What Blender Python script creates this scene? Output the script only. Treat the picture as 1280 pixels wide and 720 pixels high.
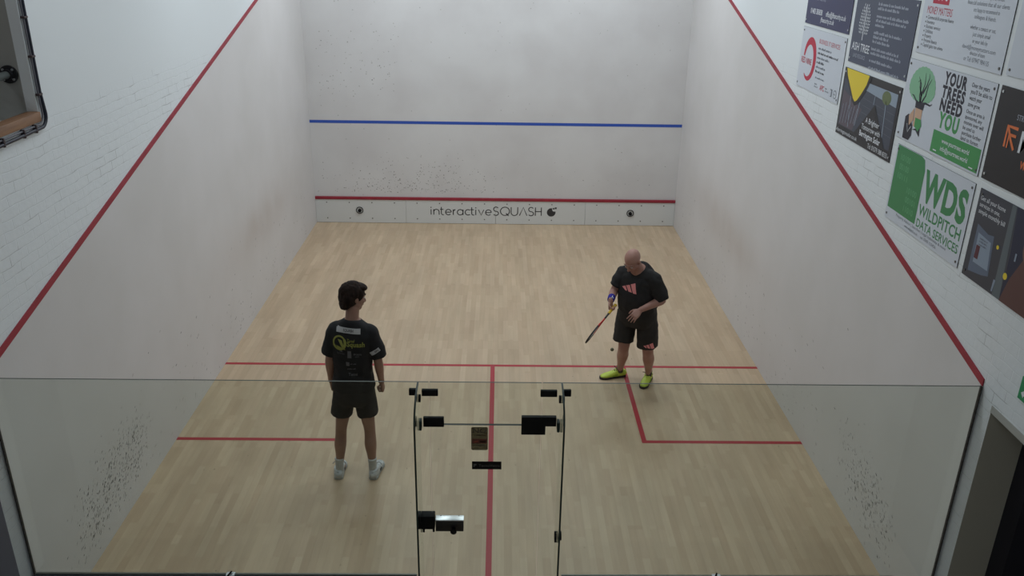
import bpy, bmesh, math, random
from mathutils import Vector, Matrix, noise
from mathutils.bvhtree import BVHTree
for o in list(bpy.data.objects): bpy.data.objects.remove(o)
S = bpy.context.scene
COL = S.collection
R = math.radians

# ------------------------------------------------------------------ camera, world, light, exposure
cam = bpy.data.objects.new('camera', bpy.data.cameras.new('camera')); COL.objects.link(cam)
cam.data.sensor_width = 36; cam.data.lens = 36*1061.2/1280; cam.data.clip_start = .05
def cam_mat(a, b, c, loc):
    m = Matrix.Rotation(a, 3, 'Z') @ Matrix.Rotation(b, 3, 'X') @ Matrix.Rotation(c, 3, 'Y')
    r, f, u = m.col[0], m.col[1], m.col[2]
    M = Matrix((( r[0], u[0], -f[0], loc[0]), (r[1], u[1], -f[1], loc[1]), (r[2], u[2], -f[2], loc[2]), (0, 0, 0, 1)))
    return M
cam.matrix_world = cam_mat(-.0177, -.3923, -.0166, (.0562, -4.8089, 4.7769))
S.camera = cam

W = bpy.data.worlds.new('world'); S.world = W; W.use_nodes = True
W.node_tree.nodes['Background'].inputs[0].default_value = (.75, .85, 1, 1)
W.node_tree.nodes['Background'].inputs[1].default_value = .05
S.view_settings.view_transform = 'Standard'; S.view_settings.look = 'None'
S.view_settings.gamma = 1; S.view_settings.use_curve_mapping = False
S.view_settings.exposure = 0.0
LIGHT_ROWS = [(-1.5, 7.9, 62), (1.5, 7.9, 62), (-1.5, 4.4, 38), (1.5, 4.4, 38), (-1.5, 1.4, 22), (1.5, 1.4, 22), (0, -5.4, 22)]  # last entry: unseen fill lamp added over the gallery to lift the doorway jambs
for lx, ly, pw in LIGHT_ROWS:
    L = bpy.data.lights.new('court_or_fill_lamp', 'AREA'); L.shape = 'RECTANGLE'; L.size = 1.5; L.size_y = .6
    L.energy = pw; L.color = (.85, .945, 1.0)
    lo = bpy.data.objects.new('court_or_fill_lamp', L); COL.objects.link(lo); lo.location = (lx, ly, 5.9)

L = bpy.data.lights.new('side_room_fill', 'AREA'); L.size = .4; L.energy = 5; L.color = (.95, .97, 1.0)      # unseen fill lamp, added to brighten the reveal of the upper left opening
lo = bpy.data.objects.new('side_room_fill', L); COL.objects.link(lo); lo.location = (-3.85, .1, 5.6)

# ------------------------------------------------------------------ materials
MAT = {}
def mat(name, col, rough=.6, metal=0, spec=.5, emit=None):
    if name in MAT: return MAT[name]
    m = bpy.data.materials.new(name); m.use_nodes = True
    b = m.node_tree.nodes['Principled BSDF']
    b.inputs['Base Color'].default_value = (*col, 1); b.inputs['Roughness'].default_value = rough
    b.inputs['Metallic'].default_value = metal; b.inputs['Specular IOR Level'].default_value = spec
    if emit: b.inputs['Emission Color'].default_value = (*col, 1); b.inputs['Emission Strength'].default_value = emit
    MAT[name] = m; return m
def srgb(r, g, b):
    f = lambda c: (c/255/12.92) if c <= 10 else ((c/255+.055)/1.055)**2.4
    return (f(r), f(g), f(b))
def nd(m, t, **kw):
    n = m.node_tree.nodes.new(t)
    for k, v in kw.items(): setattr(n, k, v)
    return n
def lk(m, a, b): m.node_tree.links.new(a, b)
def noisy(name, c1, c2, scale, rough=.7, bump=0, bscale=None, stretch=(1, 1, 1), detail=4, spec=.5):
    """base colour varied between two tones by noise, plus a bump"""
    m = mat(name, c1, rough, spec=spec); b = m.node_tree.nodes['Principled BSDF']
    tc = nd(m, 'ShaderNodeTexCoord'); mp = nd(m, 'ShaderNodeMapping'); mp.inputs['Scale'].default_value = stretch
    lk(m, tc.outputs['Object'], mp.inputs['Vector'])
    n = nd(m, 'ShaderNodeTexNoise'); n.inputs['Scale'].default_value = scale; n.inputs['Detail'].default_value = detail
    lk(m, mp.outputs[0], n.inputs['Vector'])
    r = nd(m, 'ShaderNodeValToRGB'); r.color_ramp.elements[0].position = .35; r.color_ramp.elements[1].position = .65
    r.color_ramp.elements[0].color = (*c1, 1); r.color_ramp.elements[1].color = (*c2, 1)
    lk(m, n.outputs['Fac'], r.inputs[0]); lk(m, r.outputs[0], b.inputs['Base Color'])
    if bump:
        n2 = nd(m, 'ShaderNodeTexNoise'); n2.inputs['Scale'].default_value = bscale or scale*6; n2.inputs['Detail'].default_value = 3
        lk(m, mp.outputs[0], n2.inputs['Vector'])
        bp = nd(m, 'ShaderNodeBump'); bp.inputs['Strength'].default_value = bump; bp.inputs['Distance'].default_value = .01
        lk(m, n2.outputs['Fac'], bp.inputs['Height']); lk(m, bp.outputs[0], b.inputs['Normal'])
    return m
plaster = noisy('plaster', srgb(215, 212, 212), srgb(209, 206, 205), 1.1, .55, .05, 60)
def stain(m, cy, cz, sy, sz, amt, col):
    """a brownish handling stain of its own shape on the plaster"""
    b = m.node_tree.nodes['Principled BSDF']; src = b.inputs['Base Color'].links[0].from_socket
    tc = nd(m, 'ShaderNodeTexCoord'); sp = nd(m, 'ShaderNodeSeparateXYZ'); lk(m, tc.outputs['Object'], sp.inputs[0])
    def q(out, c, sc):
        a = nd(m, 'ShaderNodeMath', operation='SUBTRACT'); lk(m, out, a.inputs[0]); a.inputs[1].default_value = c
        d_ = nd(m, 'ShaderNodeMath', operation='DIVIDE'); lk(m, a.outputs[0], d_.inputs[0]); d_.inputs[1].default_value = sc
        p_ = nd(m, 'ShaderNodeMath', operation='MULTIPLY'); lk(m, d_.outputs[0], p_.inputs[0]); lk(m, d_.outputs[0], p_.inputs[1]); return p_.outputs[0]
    ad = nd(m, 'ShaderNodeMath', operation='ADD'); lk(m, q(sp.outputs['Y'], cy, sy), ad.inputs[0]); lk(m, q(sp.outputs['Z'], cz, sz), ad.inputs[1])
    ng = nd(m, 'ShaderNodeMath', operation='MULTIPLY'); ng.inputs[1].default_value = -1; lk(m, ad.outputs[0], ng.inputs[0])
    ex = nd(m, 'ShaderNodeMath', operation='EXPONENT'); lk(m, ng.outputs[0], ex.inputs[0])
    n = nd(m, 'ShaderNodeTexNoise'); n.inputs['Scale'].default_value = 1.6; n.inputs['Detail'].default_value = 5; lk(m, tc.outputs['Object'], n.inputs['Vector'])
    m1 = nd(m, 'ShaderNodeMath', operation='MULTIPLY'); lk(m, ex.outputs[0], m1.inputs[0]); lk(m, n.outputs['Fac'], m1.inputs[1])
    m2 = nd(m, 'ShaderNodeMath', operation='MULTIPLY'); lk(m, m1.outputs[0], m2.inputs[0]); m2.inputs[1].default_value = amt
    mx = nd(m, 'ShaderNodeMix', data_type='RGBA'); lk(m, m2.outputs[0], mx.inputs[0]); lk(m, src, mx.inputs[6]); mx.inputs[7].default_value = (*col, 1)
    lk(m, mx.outputs[2], b.inputs['Base Color'])
stain(plaster, 6.4, 1.08, 1.5, .30, .75, srgb(176, 160, 148))
front_plaster = noisy('front_plaster', srgb(216, 214, 214), srgb(208, 205, 205), 1.4, .55, .05, 60)
tin_white = mat('tin_white', srgb(212, 213, 212), .4)
out_red = noisy('line_red', srgb(160, 42, 60), srgb(146, 36, 52), 6, .5)
floor_red = mat('floor_red', srgb(168, 40, 52), .45)
blue = mat('line_blue', srgb(48, 84, 176), .5)
black = mat('black', (.005, .005, .006), .6, 0, .2)
satin_black = mat('satin_black', srgb(28, 28, 32), .45)
chrome = mat('brushed_steel', (.72, .75, .77), .3, .9)
dark = mat('dark', srgb(40, 40, 40), .7)
SC = [mat('scuff_dark', srgb(72, 70, 68), .7), mat('scuff_mid', srgb(138, 135, 132), .7), mat('scuff_light', srgb(182, 179, 176), .7)]

def brick_mat(name, axis='YZ'):
    m = mat(name, srgb(204, 210, 214), .5); b = m.node_tree.nodes['Principled BSDF']
    tc = nd(m, 'ShaderNodeTexCoord'); sp = nd(m, 'ShaderNodeSeparateXYZ'); cb = nd(m, 'ShaderNodeCombineXYZ')
    lk(m, tc.outputs['Object'], sp.inputs[0]); lk(m, sp.outputs['Y' if axis == 'YZ' else 'X'], cb.inputs[0]); lk(m, sp.outputs['Z'], cb.inputs[1])
    dn = nd(m, 'ShaderNodeTexNoise'); dn.inputs['Scale'].default_value = 5; lk(m, cb.outputs[0], dn.inputs['Vector'])
    mx = nd(m, 'ShaderNodeVectorMath', operation='SCALE'); mx.inputs['Scale'].default_value = .035; lk(m, dn.outputs['Color'], mx.inputs[0])
    ad = nd(m, 'ShaderNodeVectorMath', operation='ADD'); lk(m, cb.outputs[0], ad.inputs[0]); lk(m, mx.outputs[0], ad.inputs[1])
    br = nd(m, 'ShaderNodeTexBrick'); br.inputs['Scale'].default_value = 1; br.inputs['Brick Width'].default_value = .225
    br.inputs['Row Height'].default_value = .075; br.inputs['Mortar Size'].default_value = .0045; br.inputs['Mortar Smooth'].default_value = .8
    lk(m, ad.outputs[0], br.inputs['Vector'])
    n = nd(m, 'ShaderNodeTexNoise'); n.inputs['Scale'].default_value = 18; n.inputs['Detail'].default_value = 5; lk(m, cb.outputs[0], n.inputs['Vector'])
    mm = nd(m, 'ShaderNodeMath', operation='MULTIPLY_ADD'); mm.inputs[1].default_value = -.55
    lk(m, br.outputs['Fac'], mm.inputs[0]); lk(m, n.outputs['Fac'], mm.inputs[2])
    bp = nd(m, 'ShaderNodeBump'); bp.inputs['Distance'].default_value = .006
    zr = nd(m, 'ShaderNodeMapRange'); lk(m, sp.outputs['Z'], zr.inputs[0]); zr.inputs[1].default_value = 3.50; zr.inputs[2].default_value = 3.60; zr.inputs[3].default_value = .45; zr.inputs[4].default_value = .04
    lk(m, zr.outputs[0], bp.inputs['Strength'])
    lk(m, mm.outputs[0], bp.inputs['Height']); lk(m, bp.outputs[0], b.inputs['Normal'])
    # thin dirt caught in only some of the painted-over joints
    n3 = nd(m, 'ShaderNodeTexNoise'); n3.inputs['Scale'].default_value = 3.2; n3.inputs['Detail'].default_value = 6; lk(m, cb.outputs[0], n3.inputs['Vector'])
    rr = nd(m, 'ShaderNodeValToRGB'); rr.color_ramp.elements[0].position = .53; rr.color_ramp.elements[1].position = .64; z2 = nd(m, 'ShaderNodeMath', operation='MULTIPLY'); lk(m, n3.outputs['Fac'], z2.inputs[0]); zs = nd(m, 'ShaderNodeMath', operation='GREATER_THAN'); zs.inputs[1].default_value = .15; lk(m, zr.outputs[0], zs.inputs[0]); lk(m, zs.outputs[0], z2.inputs[1]); lk(m, z2.outputs[0], rr.inputs[0])
    pw = nd(m, 'ShaderNodeMath', operation='MULTIPLY'); lk(m, br.outputs['Fac'], pw.inputs[0]); lk(m, rr.outputs[0], pw.inputs[1])
    p2 = nd(m, 'ShaderNodeMath', operation='MULTIPLY'); lk(m, pw.outputs[0], p2.inputs[0]); p2.inputs[1].default_value = .45
    mc = nd(m, 'ShaderNodeMix', data_type='RGBA'); mc.inputs[6].default_value = (*srgb(226, 231, 234), 1); mc.inputs[7].default_value = (*srgb(120, 120, 122), 1)
    lk(m, p2.outputs[0], mc.inputs[0]); lk(m, mc.outputs[2], b.inputs['Base Color'])
    return m
brick = brick_mat('painted_brick')

def floor_mat():
    m = mat('maple_strip', srgb(200, 178, 146), .42); b = m.node_tree.nodes['Principled BSDF']
    tc = nd(m, 'ShaderNodeTexCoord'); sp = nd(m, 'ShaderNodeSeparateXYZ'); cb = nd(m, 'ShaderNodeCombineXYZ')
    lk(m, tc.outputs['Object'], sp.inputs[0]); lk(m, sp.outputs['Y'], cb.inputs[0]); lk(m, sp.outputs['X'], cb.inputs[1])
    def bricks(wid, row, c1, c2, mort):
        br = nd(m, 'ShaderNodeTexBrick'); br.inputs['Scale'].default_value = 1; br.inputs['Brick Width'].default_value = wid
        br.inputs['Row Height'].default_value = row; br.inputs['Mortar Size'].default_value = mort; br.offset = .37; br.offset_frequency = 3
        br.inputs['Color1'].default_value = (*c1, 1); br.inputs['Color2'].default_value = (*c2, 1); br.inputs['Mortar'].default_value = (*srgb(150, 128, 98), 1)
        br.inputs['Bias'].default_value = 0
        lk(m, cb.outputs[0], br.inputs['Vector']); return br
    a = bricks(.62, .064, srgb(202, 178, 149), srgb(182, 158, 128), .0006)
    c = bricks(.43, .064, srgb(204, 182, 153), srgb(187, 161, 133), .0)
    mix = nd(m, 'ShaderNodeMix', data_type='RGBA'); mix.inputs[0].default_value = .5
    lk(m, a.outputs['Color'], mix.inputs[6]); lk(m, c.outputs['Color'], mix.inputs[7])
    mp = nd(m, 'ShaderNodeMapping'); mp.inputs['Scale'].default_value = (26, 1.6, 1); lk(m, tc.outputs['Object'], mp.inputs['Vector'])
    n = nd(m, 'ShaderNodeTexNoise'); n.inputs['Scale'].default_value = 1; n.inputs['Detail'].default_value = 5; lk(m, mp.outputs[0], n.inputs['Vector'])
    n2 = nd(m, 'ShaderNodeTexNoise'); n2.inputs['Scale'].default_value = 1; n2.inputs['Detail'].default_value = 4; mp2 = nd(m, 'ShaderNodeMapping'); mp2.inputs['Scale'].default_value = (3.2, .8, 1); lk(m, tc.outputs['Object'], mp2.inputs['Vector']); lk(m, mp2.outputs[0], n2.inputs['Vector'])
    s1 = nd(m, 'ShaderNodeMapRange'); s1.inputs[1].default_value = .3; s1.inputs[2].default_value = .7; s1.inputs[3].default_value = .95; s1.inputs[4].default_value = 1.04; lk(m, n.outputs['Fac'], s1.inputs[0])
    s2 = nd(m, 'ShaderNodeMapRange'); s2.inputs[1].default_value = .3; s2.inputs[2].default_value = .7; s2.inputs[3].default_value = .90; s2.inputs[4].default_value = 1.05; lk(m, n2.outputs['Fac'], s2.inputs[0])
    mu = nd(m, 'ShaderNodeMath', operation='MULTIPLY'); lk(m, s1.outputs[0], mu.inputs[0]); lk(m, s2.outputs[0], mu.inputs[1])
    vm = nd(m, 'ShaderNodeVectorMath', operation='SCALE'); lk(m, mix.outputs[2], vm.inputs[0]); lk(m, mu.outputs[0], vm.inputs['Scale'])
    lk(m, vm.outputs[0], b.inputs['Base Color'])
    return m
maple = floor_mat()

def glass_mat(name, tint, gl=.06):
    m = bpy.data.materials.new(name); m.use_nodes = True; nt = m.node_tree; nt.nodes.clear()
    out = nt.nodes.new('ShaderNodeOutputMaterial'); t = nt.nodes.new('ShaderNodeBsdfTransparent'); t.inputs[0].default_value = (*tint, 1)
    g = nt.nodes.new('ShaderNodeBsdfGlossy'); g.inputs['Roughness'].default_value = .02; g.inputs[0].default_value = (1, 1, 1, 1)
    f = nt.nodes.new('ShaderNodeFresnel'); f.inputs[0].default_value = 1.25
    mx = nt.nodes.new('ShaderNodeMixShader'); nt.links.new(f.outputs[0], mx.inputs[0]); nt.links.new(t.outputs[0], mx.inputs[1]); nt.links.new(g.outputs[0], mx.inputs[2])
    nt.links.new(mx.outputs[0], out.inputs[0]); return m
glass = glass_mat('court_glass', (.905, .93, .905))
glass_edge = mat('glass_edge', (.02, .035, .03), .45, 0, .25)
glass_edge_top = mat('glass_edge_top', (.07, .085, .07), .5, 0, .3)

# ------------------------------------------------------------------ mesh helpers
class MB:
    """collects shapes into ONE mesh object with several material slots"""
    def __init__(s): s.v = []; s.f = []; s.m = []; s.mats = []; s.sm = []
    def mi(s, m):
        if m not in s.mats: s.mats.append(m)
        return s.mats.index(m)
    def add(s, vs, fs, m, smooth=False):
        o = len(s.v); s.v += [tuple(v) for v in vs]; k = s.mi(m)
        for f in fs: s.f.append([i+o for i in f]); s.m.append(k); s.sm.append(smooth)
    def box(s, a, b, m):
        (x0, y0, z0), (x1, y1, z1) = a, b
        x0, x1 = sorted((x0, x1)); y0, y1 = sorted((y0, y1)); z0, z1 = sorted((z0, z1))
        vs = [(x0, y0, z0), (x1, y0, z0), (x1, y1, z0), (x0, y1, z0), (x0, y0, z1), (x1, y0, z1), (x1, y1, z1), (x0, y1, z1)]
        s.add(vs, [(0, 3, 2, 1), (4, 5, 6, 7), (0, 1, 5, 4), (1, 2, 6, 5), (2, 3, 7, 6), (3, 0, 4, 7)], m)
    def bbox(s, a, b, m, r=.003, seg=2):
        bm = bmesh.new(); c = [(a[i]+b[i])/2 for i in range(3)]; d = [abs(b[i]-a[i]) for i in range(3)]
        bmesh.ops.create_cube(bm, size=1, matrix=Matrix.Translation(c) @ Matrix.Diagonal((*d, 1)))
        bmesh.ops.bevel(bm, geom=bm.edges[:], offset=min(r, min(d)*.45), segments=seg, profile=.5, affect='EDGES')
        s.bm(bm, m, True)
    def bm(s, bm, m, smooth=False):
        bm.verts.index_update(); s.add([v.co[:] for v in bm.verts], [[v.index for v in f.verts] for f in bm.faces], m, smooth); bm.free()
    def prism(s, pts, d, m, m_side=None):
        """pts: 3-D polygon, extruded by vector d"""
        n = len(pts); d = Vector(d); A = [Vector(p) for p in pts]; B = [p+d for p in A]
        s.add(A+B, [list(range(n))[::-1], list(range(n, 2*n))], m)
        s.add(A+B, [(i, (i+1) % n, (i+1) % n+n, i+n) for i in range(n)], m_side or m)
    def tube(s, pts, r, m, seg=10, caps=True):
        pts = [Vector(p) for p in pts]; rs = r if isinstance(r, (list, tuple)) else [r]*len(pts)
        vs = []; fs = []; n = len(pts); up = None
        for i, p in enumerate(pts):
            t = (pts[min(i+1, n-1)]-pts[max(i-1, 0)]).normalized()
            if up is None:
                up = Vector((0, 0, 1)) if abs(t.z) < .9 else Vector((1, 0, 0))
            a = t.cross(up).normalized(); b = a.cross(t).normalized(); up = b
            for k in range(seg):
                th = 2*math.pi*k/seg; vs.append(p+(a*math.cos(th)+b*math.sin(th))*rs[i])
        for i in range(n-1):
            for k in range(seg):
                fs.append((i*seg+k, i*seg+(k+1) % seg, (i+1)*seg+(k+1) % seg, (i+1)*seg+k))
        if caps: fs.append(list(range(seg))[::-1]); fs.append([(n-1)*seg+k for k in range(seg)])
        s.add(vs, fs, m, True)
    def disc(s, c, ax, r, h, m, seg=28):
        c = Vector(c); ax = Vector(ax).normalized(); s.tube([c, c+ax*h], r, m, seg)
    def build(s, name, parent=None):
        me = bpy.data.meshes.new(name); me.from_pydata(s.v, [], s.f)
        for m in s.mats: me.materials.append(m)
        me.polygons.foreach_set('material_index', s.m); me.polygons.foreach_set('use_smooth', s.sm); me.update()
        o = bpy.data.objects.new(name, me); COL.objects.link(o)
        if any(s.sm):
            try: me.set_sharp_from_angle(angle=R(38))
            except Exception: pass
        if parent: o.parent = parent
        return o
def tag(o, label, cat, group=None):
    o['label'] = label; o['category'] = cat
    if group: o['group'] = group
    return o
def struct(o, label=None):
    o['kind'] = 'structure'
    if label: o['label'] = label
    return o
def empty(name, label, cat, loc=(0, 0, 0), group=None):
    o = bpy.data.objects.new(name, None); COL.objects.link(o); o.location = loc; o.empty_display_size = .1
    return tag(o, label, cat, group)
def fix(o, root):
    """keep world-space geometry while parented to a moved empty"""
    o.parent = root; o.data.transform(Matrix.Translation(-Vector(root.location))); return o

# flat lettering from the built-in typeface
def text2d(txt, bold=0.0, shear=0, space=1.0):
    c = bpy.data.curves.new('t', 'FONT'); c.body = txt; c.size = 1; c.offset = bold; c.resolution_u = 3; c.shear = shear; c.space_character = space
    o = bpy.data.objects.new('t', c); COL.objects.link(o)
    dg = bpy.context.evaluated_depsgraph_get(); me = bpy.data.meshes.new_from_object(o.evaluated_get(dg))
    vs = [(v.co.x, v.co.y) for v in me.vertices]; fs = [list(p.vertices) for p in me.polygons]
    bpy.data.objects.remove(o); bpy.data.curves.remove(c); bpy.data.meshes.remove(me)
    return vs, fs
class Sheet:
    """draws flat shapes on a plane: origin + s*right + t*up, raised by eps along normal"""
    def __init__(s, mb, origin, right, up, eps=.0006):
        s.mb = mb; s.o = Vector(origin); s.r = Vector(right).normalized(); s.u = Vector(up).normalized(); s.n = s.r.cross(s.u); s.eps = eps
    def P(s, a, b, lv=1): return s.o+s.r*a+s.u*b+s.n*(s.eps*lv)
    def poly(s, pts, m, lv=1): s.mb.add([s.P(a, b, lv) for a, b in pts], [list(range(len(pts)))], m)
    def rect(s, a0, b0, a1, b1, m, lv=1): s.poly([(a0, b0), (a1, b0), (a1, b1), (a0, b1)], m, lv)
    def circle(s, a, b, r, m, lv=1, ry=None, seg=28): s.poly([(a+r*math.cos(2*math.pi*k/seg), b+(ry or r)*math.sin(2*math.pi*k/seg)) for k in range(seg)], m, lv)
    def stroke(s, pts, w, m, lv=1, close=False):
        n = len(pts); L = []; Rr = []
        for i in range(n):
            if close: p0 = pts[i-1]; p1 = pts[(i+1) % n]
            else: p0 = pts[max(i-1, 0)]; p1 = pts[min(i+1, n-1)]
            dx, dy = p1[0]-p0[0], p1[1]-p0[1]; l = math.hypot(dx, dy) or 1
            ww = w[i] if isinstance(w, (list, tuple)) else w
            nx, ny = -dy/l*ww/2, dx/l*ww/2
            L.append(s.P(pts[i][0]+nx, pts[i][1]+ny, lv)); Rr.append(s.P(pts[i][0]-nx, pts[i][1]-ny, lv))
        fs = [(i, i+n, i+1+n, i+1) for i in range(n-1)]
        if close: fs.append((n-1, 2*n-1, n, 0))
        s.mb.add(L+Rr, fs, m)
    def text(s, txt, a, b, h, m, w=None, align='L', bold=0.0, lv=1, shear=0, rot=0, space=1.0):
        """baseline at (a,b); capital height h; optional total width w"""
        vs, fs = text2d(txt, bold, shear, space+bold*1.6)
        if not vs: return
        x0 = min(v[0] for v in vs); x1 = max(v[0] for v in vs); k = h/.70; kx = (w/(x1-x0)) if w else k*.92
        W_ = (x1-x0)*kx; off = {'L': 0, 'C': -W_/2, 'R': -W_}[align]; cr, sr = math.cos(rot), math.sin(rot)
        pts = [((v[0]-x0)*kx+off, v[1]*k) for v in vs]
        s.mb.add([s.P(a+x*cr-y*sr, b+x*sr+y*cr, lv) for x, y in pts], fs, m)
    def greek(s, a, b, w, h, m, seed=0, lv=1):
        """a line of print too small to read: word-long dashes of letter-sized strokes"""
        rnd = random.Random(seed); x = a
        while x < a+w-h*.8:
            n = rnd.randint(2, 8)
            for _ in range(n):
                if x > a+w-h*.5: break
                hh = h*rnd.choice((.68, .68, .72, 1.0)); s.rect(x, b, x+h*.42, b+hh, m, lv); x += h*.58
            x += h*.5

# ------------------------------------------------------------------ structure: floor and lines
YB = 9.75; X = 3.2
mb = MB(); mb.box((-4.6, -6.6, -.12), (4.6, YB+.3, 0), maple)
rnd = random.Random(11); dirt = mat('floor_dirt', srgb(120, 108, 90), .6)
for _ in range(90):                                                  # rubber specks trodden into the boards
    x = rnd.choice((-1, 1))*rnd.uniform(.2, 3.1); y = rnd.uniform(.4, 4.8); r = rnd.uniform(.003, .006)
    mb.add([(x+r*math.cos(k*1.047), y+r*1.6*math.sin(k*1.047), .0006) for k in range(6)], [list(range(6))], dirt)
struct(mb.build('floor'))
mb = MB(); Z = .0012
mb.box((-X, 4.26, 0), (X, 4.31, Z), floor_red)                       # short line
mb.box((-.025, -.0, 0), (.025, 4.26, Z), floor_red)                  # half-court line
for s_ in (-1, 1):
    mb.box((s_*X, 2.61, 0), (s_*1.55, 2.66, Z), floor_red)
    mb.box((s_*1.55, 2.66, 0), (s_*1.60, 4.26, Z), floor_red)
struct(mb.build('trim_1'), 'red court lines painted on the floor')

# side walls: painted brick leaf with openings, plaster playing surface up to the sloping out line
rnd = random.Random(5)
def side_wall(s_, name):
    xb = s_*(X+.008); xo = s_*(X+.09); xi = s_*(X+.32)
    mb = MB()
    def slab(y0, y1, z0, z1, x1=xi): mb.box((xb, y0, z0), (x1, y1, z1), brick)
    if s_ > 0:
        slab(-.14, YB, 0, 6.1); slab(-6.6, -.14, 2.02, 6.1); slab(-6.6, -1.3, 0, 2.02)
    else:
        slab(-.14, YB, 0, 3.515); slab(1.25, YB, 3.515, 6.1, s_*(X+.085))
        slab(-6.6, -.14, 2.02, 3.515); slab(-6.6, -1.3, 0, 2.02)
        slab(-.9, 1.25, 5.4, 6.1, xo); slab(-6.6, -.9, 3.515, 6.1, xo)
    # playing surface (plaster) below the line
    def zl(y): return 2.13+(4.57-2.13)*y/YB
    xf = s_*X
    a = [(xf, 0, 0), (xf, YB, 0), (xf, YB, zl(YB)), (xf, 0, zl(0))]
    if s_ < 0: a = a[::-1]
    mb.prism(a, (s_*.0085, 0, 0), plaster)
    # the 50 mm red line
    xl = s_*(X-.0012); l = [(xl, 0, zl(0)), (xl, YB, zl(YB)), (xl, YB, zl(YB)+.05), (xl, 0, zl(0)+.05)]
    if s_ < 0: l = l[::-1]
    mb.prism(l, (s_*.0097, 0, 0), out_red)
    # ball skid marks, worn where balls strike low near the back
    def mark(y, z, ln, w, ang, m):
        ca, sa = math.cos(ang), math.sin(ang); pts = []
        for k in range(8):
            t = 2*math.pi*k/8; u_, v_ = ln*.5*math.cos(t), w*.5*math.sin(t)
            pts.append((s_*(X-.0006), y+u_*ca-v_*sa, z+u_*sa+v_*ca))
        mb.add(pts, [list(range(8)) if s_ > 0 else list(range(8))[::-1]], m)
    n = 620 if s_ < 0 else 330
    for _ in range(n):
        t = rnd.random()
        if s_ < 0: y = .72+1.25*t**1.2+rnd.gauss(0, .12); z = .36+.16*t+rnd.gauss(0, .16)
        else: y = .68+1.0*t**1.1+rnd.gauss(0, .12); z = .38+.14*t+rnd.gauss(0, .15)
        if z < .03 or y < .15: continue
        q = rnd.random(); m = SC[0] if q < .22 else SC[1] if q < .75 else SC[2]
        mark(y, z, rnd.uniform(.012, .038), rnd.uniform(.005, .010), R(rnd.uniform(15, 70)), m)
    for _ in range(150):                                              # stray marks further up the court
        y = rnd.uniform(2, 9.4); z = abs(rnd.gauss(0, .45))+.06
        mark(y, z, rnd.uniform(.02, .05), rnd.uniform(.008, .014), R(rnd.uniform(0, 60)), SC[rnd.choice((1, 2, 2))])
    return struct(mb.build(name))
side_wall(-1, 'wall_left'); side_wall(1, 'wall_right')

mb = MB()
mb.box((-X-.4, YB, 0), (X+.4, YB+.2, 6.1), front_plaster)
mb.box((-X, YB-.0015, 1.78), (X, YB, 1.83), blue)
mb.box((-X, YB-.0015, 4.57), (X, YB, 4.62), out_red)
def fdot(x, z, r, m, e=1.0):
    mb.add([(x+r*math.cos(k*math.pi/3)*e, YB-.0008, z+r*math.sin(k*math.pi/3)) for k in range(6)], [list(range(6))[::-1]], m)
for _ in range(330):
    x = rnd.gauss(-1.5, .75); z = .56+abs(rnd.gauss(0, .28))
    if abs(x) < 3.15 and z > .5: fdot(x, z, rnd.uniform(.004, .010), SC[rnd.choice((1, 1, 2))])
for _ in range(60):
    x = rnd.uniform(-3, 3); z = rnd.gauss(.85, .2)
    if z > .5: fdot(x, z, rnd.uniform(.004, .009), SC[rnd.choice((1, 2, 2))])
for _ in range(90):
    x = rnd.uniform(-3.0, -1.6); z = rnd.gauss(2.8, .4); fdot(x, z, rnd.uniform(.006, .012), SC[2] if rnd.random() < .93 else SC[1])
for _ in range(70):
    fdot(rnd.uniform(-3, 3), rnd.uniform(1.0, 3.9), rnd.uniform(.005, .011), SC[2])
struct(mb.build('wall_front'))
mb = MB(); mb.box((-4.6, -6.8, 0), (4.6, -6.6, 6.1), brick_mat('painted_brick_back', 'XZ')); struct(mb.build('wall_back'))
mb = MB(); mb.box((-4.6, -6.8, 6.1), (4.6, YB+.3, 6.25), mat('ceiling_paint', srgb(205, 207, 208), .8)); struct(mb.build('ceiling'))
# side passages seen through the doorways beside the gallery
gloom = mat('passage_paint', srgb(176, 172, 160), .8); navy = noisy('passage_navy', srgb(90, 94, 130), srgb(60, 62, 92), 9, .9, stretch=(1, 1, .2)); dusk = mat('passage_dark', srgb(34, 32, 42), .9)
mb = MB(); mb.box((X+.27, -.30, 0), (4.6, -.141, 2.4), dusk); mb.box((4.5, -6.6, 0), (4.6, -.3, 6.1), dusk); mb.box((X+.321, -6.6, 0), (4.5, -.3, .004), dusk)  # near-black boxes and floor sheet paint in the darkness of the passage
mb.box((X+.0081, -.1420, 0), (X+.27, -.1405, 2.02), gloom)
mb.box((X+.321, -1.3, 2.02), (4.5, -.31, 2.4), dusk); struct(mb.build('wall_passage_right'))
mb = MB(); mb.box((-X-.0081, -.1405, 0), (-X-.27, -.142, 2.02), mat('reveal_grey_left', srgb(160, 160, 170), .8)); mb.box((-X-.321, -6.6, 0), (-4.5, -.3, .004), navy)
mb.box((-X-.27, -.30, 0), (-4.6, -.141, 2.4), navy); mb.box((-4.5, -6.6, 0), (-4.6, -.3, 6.1), navy)  # streaked navy boxes close off the left passage
struct(mb.build('wall_passage_left'))

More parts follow.
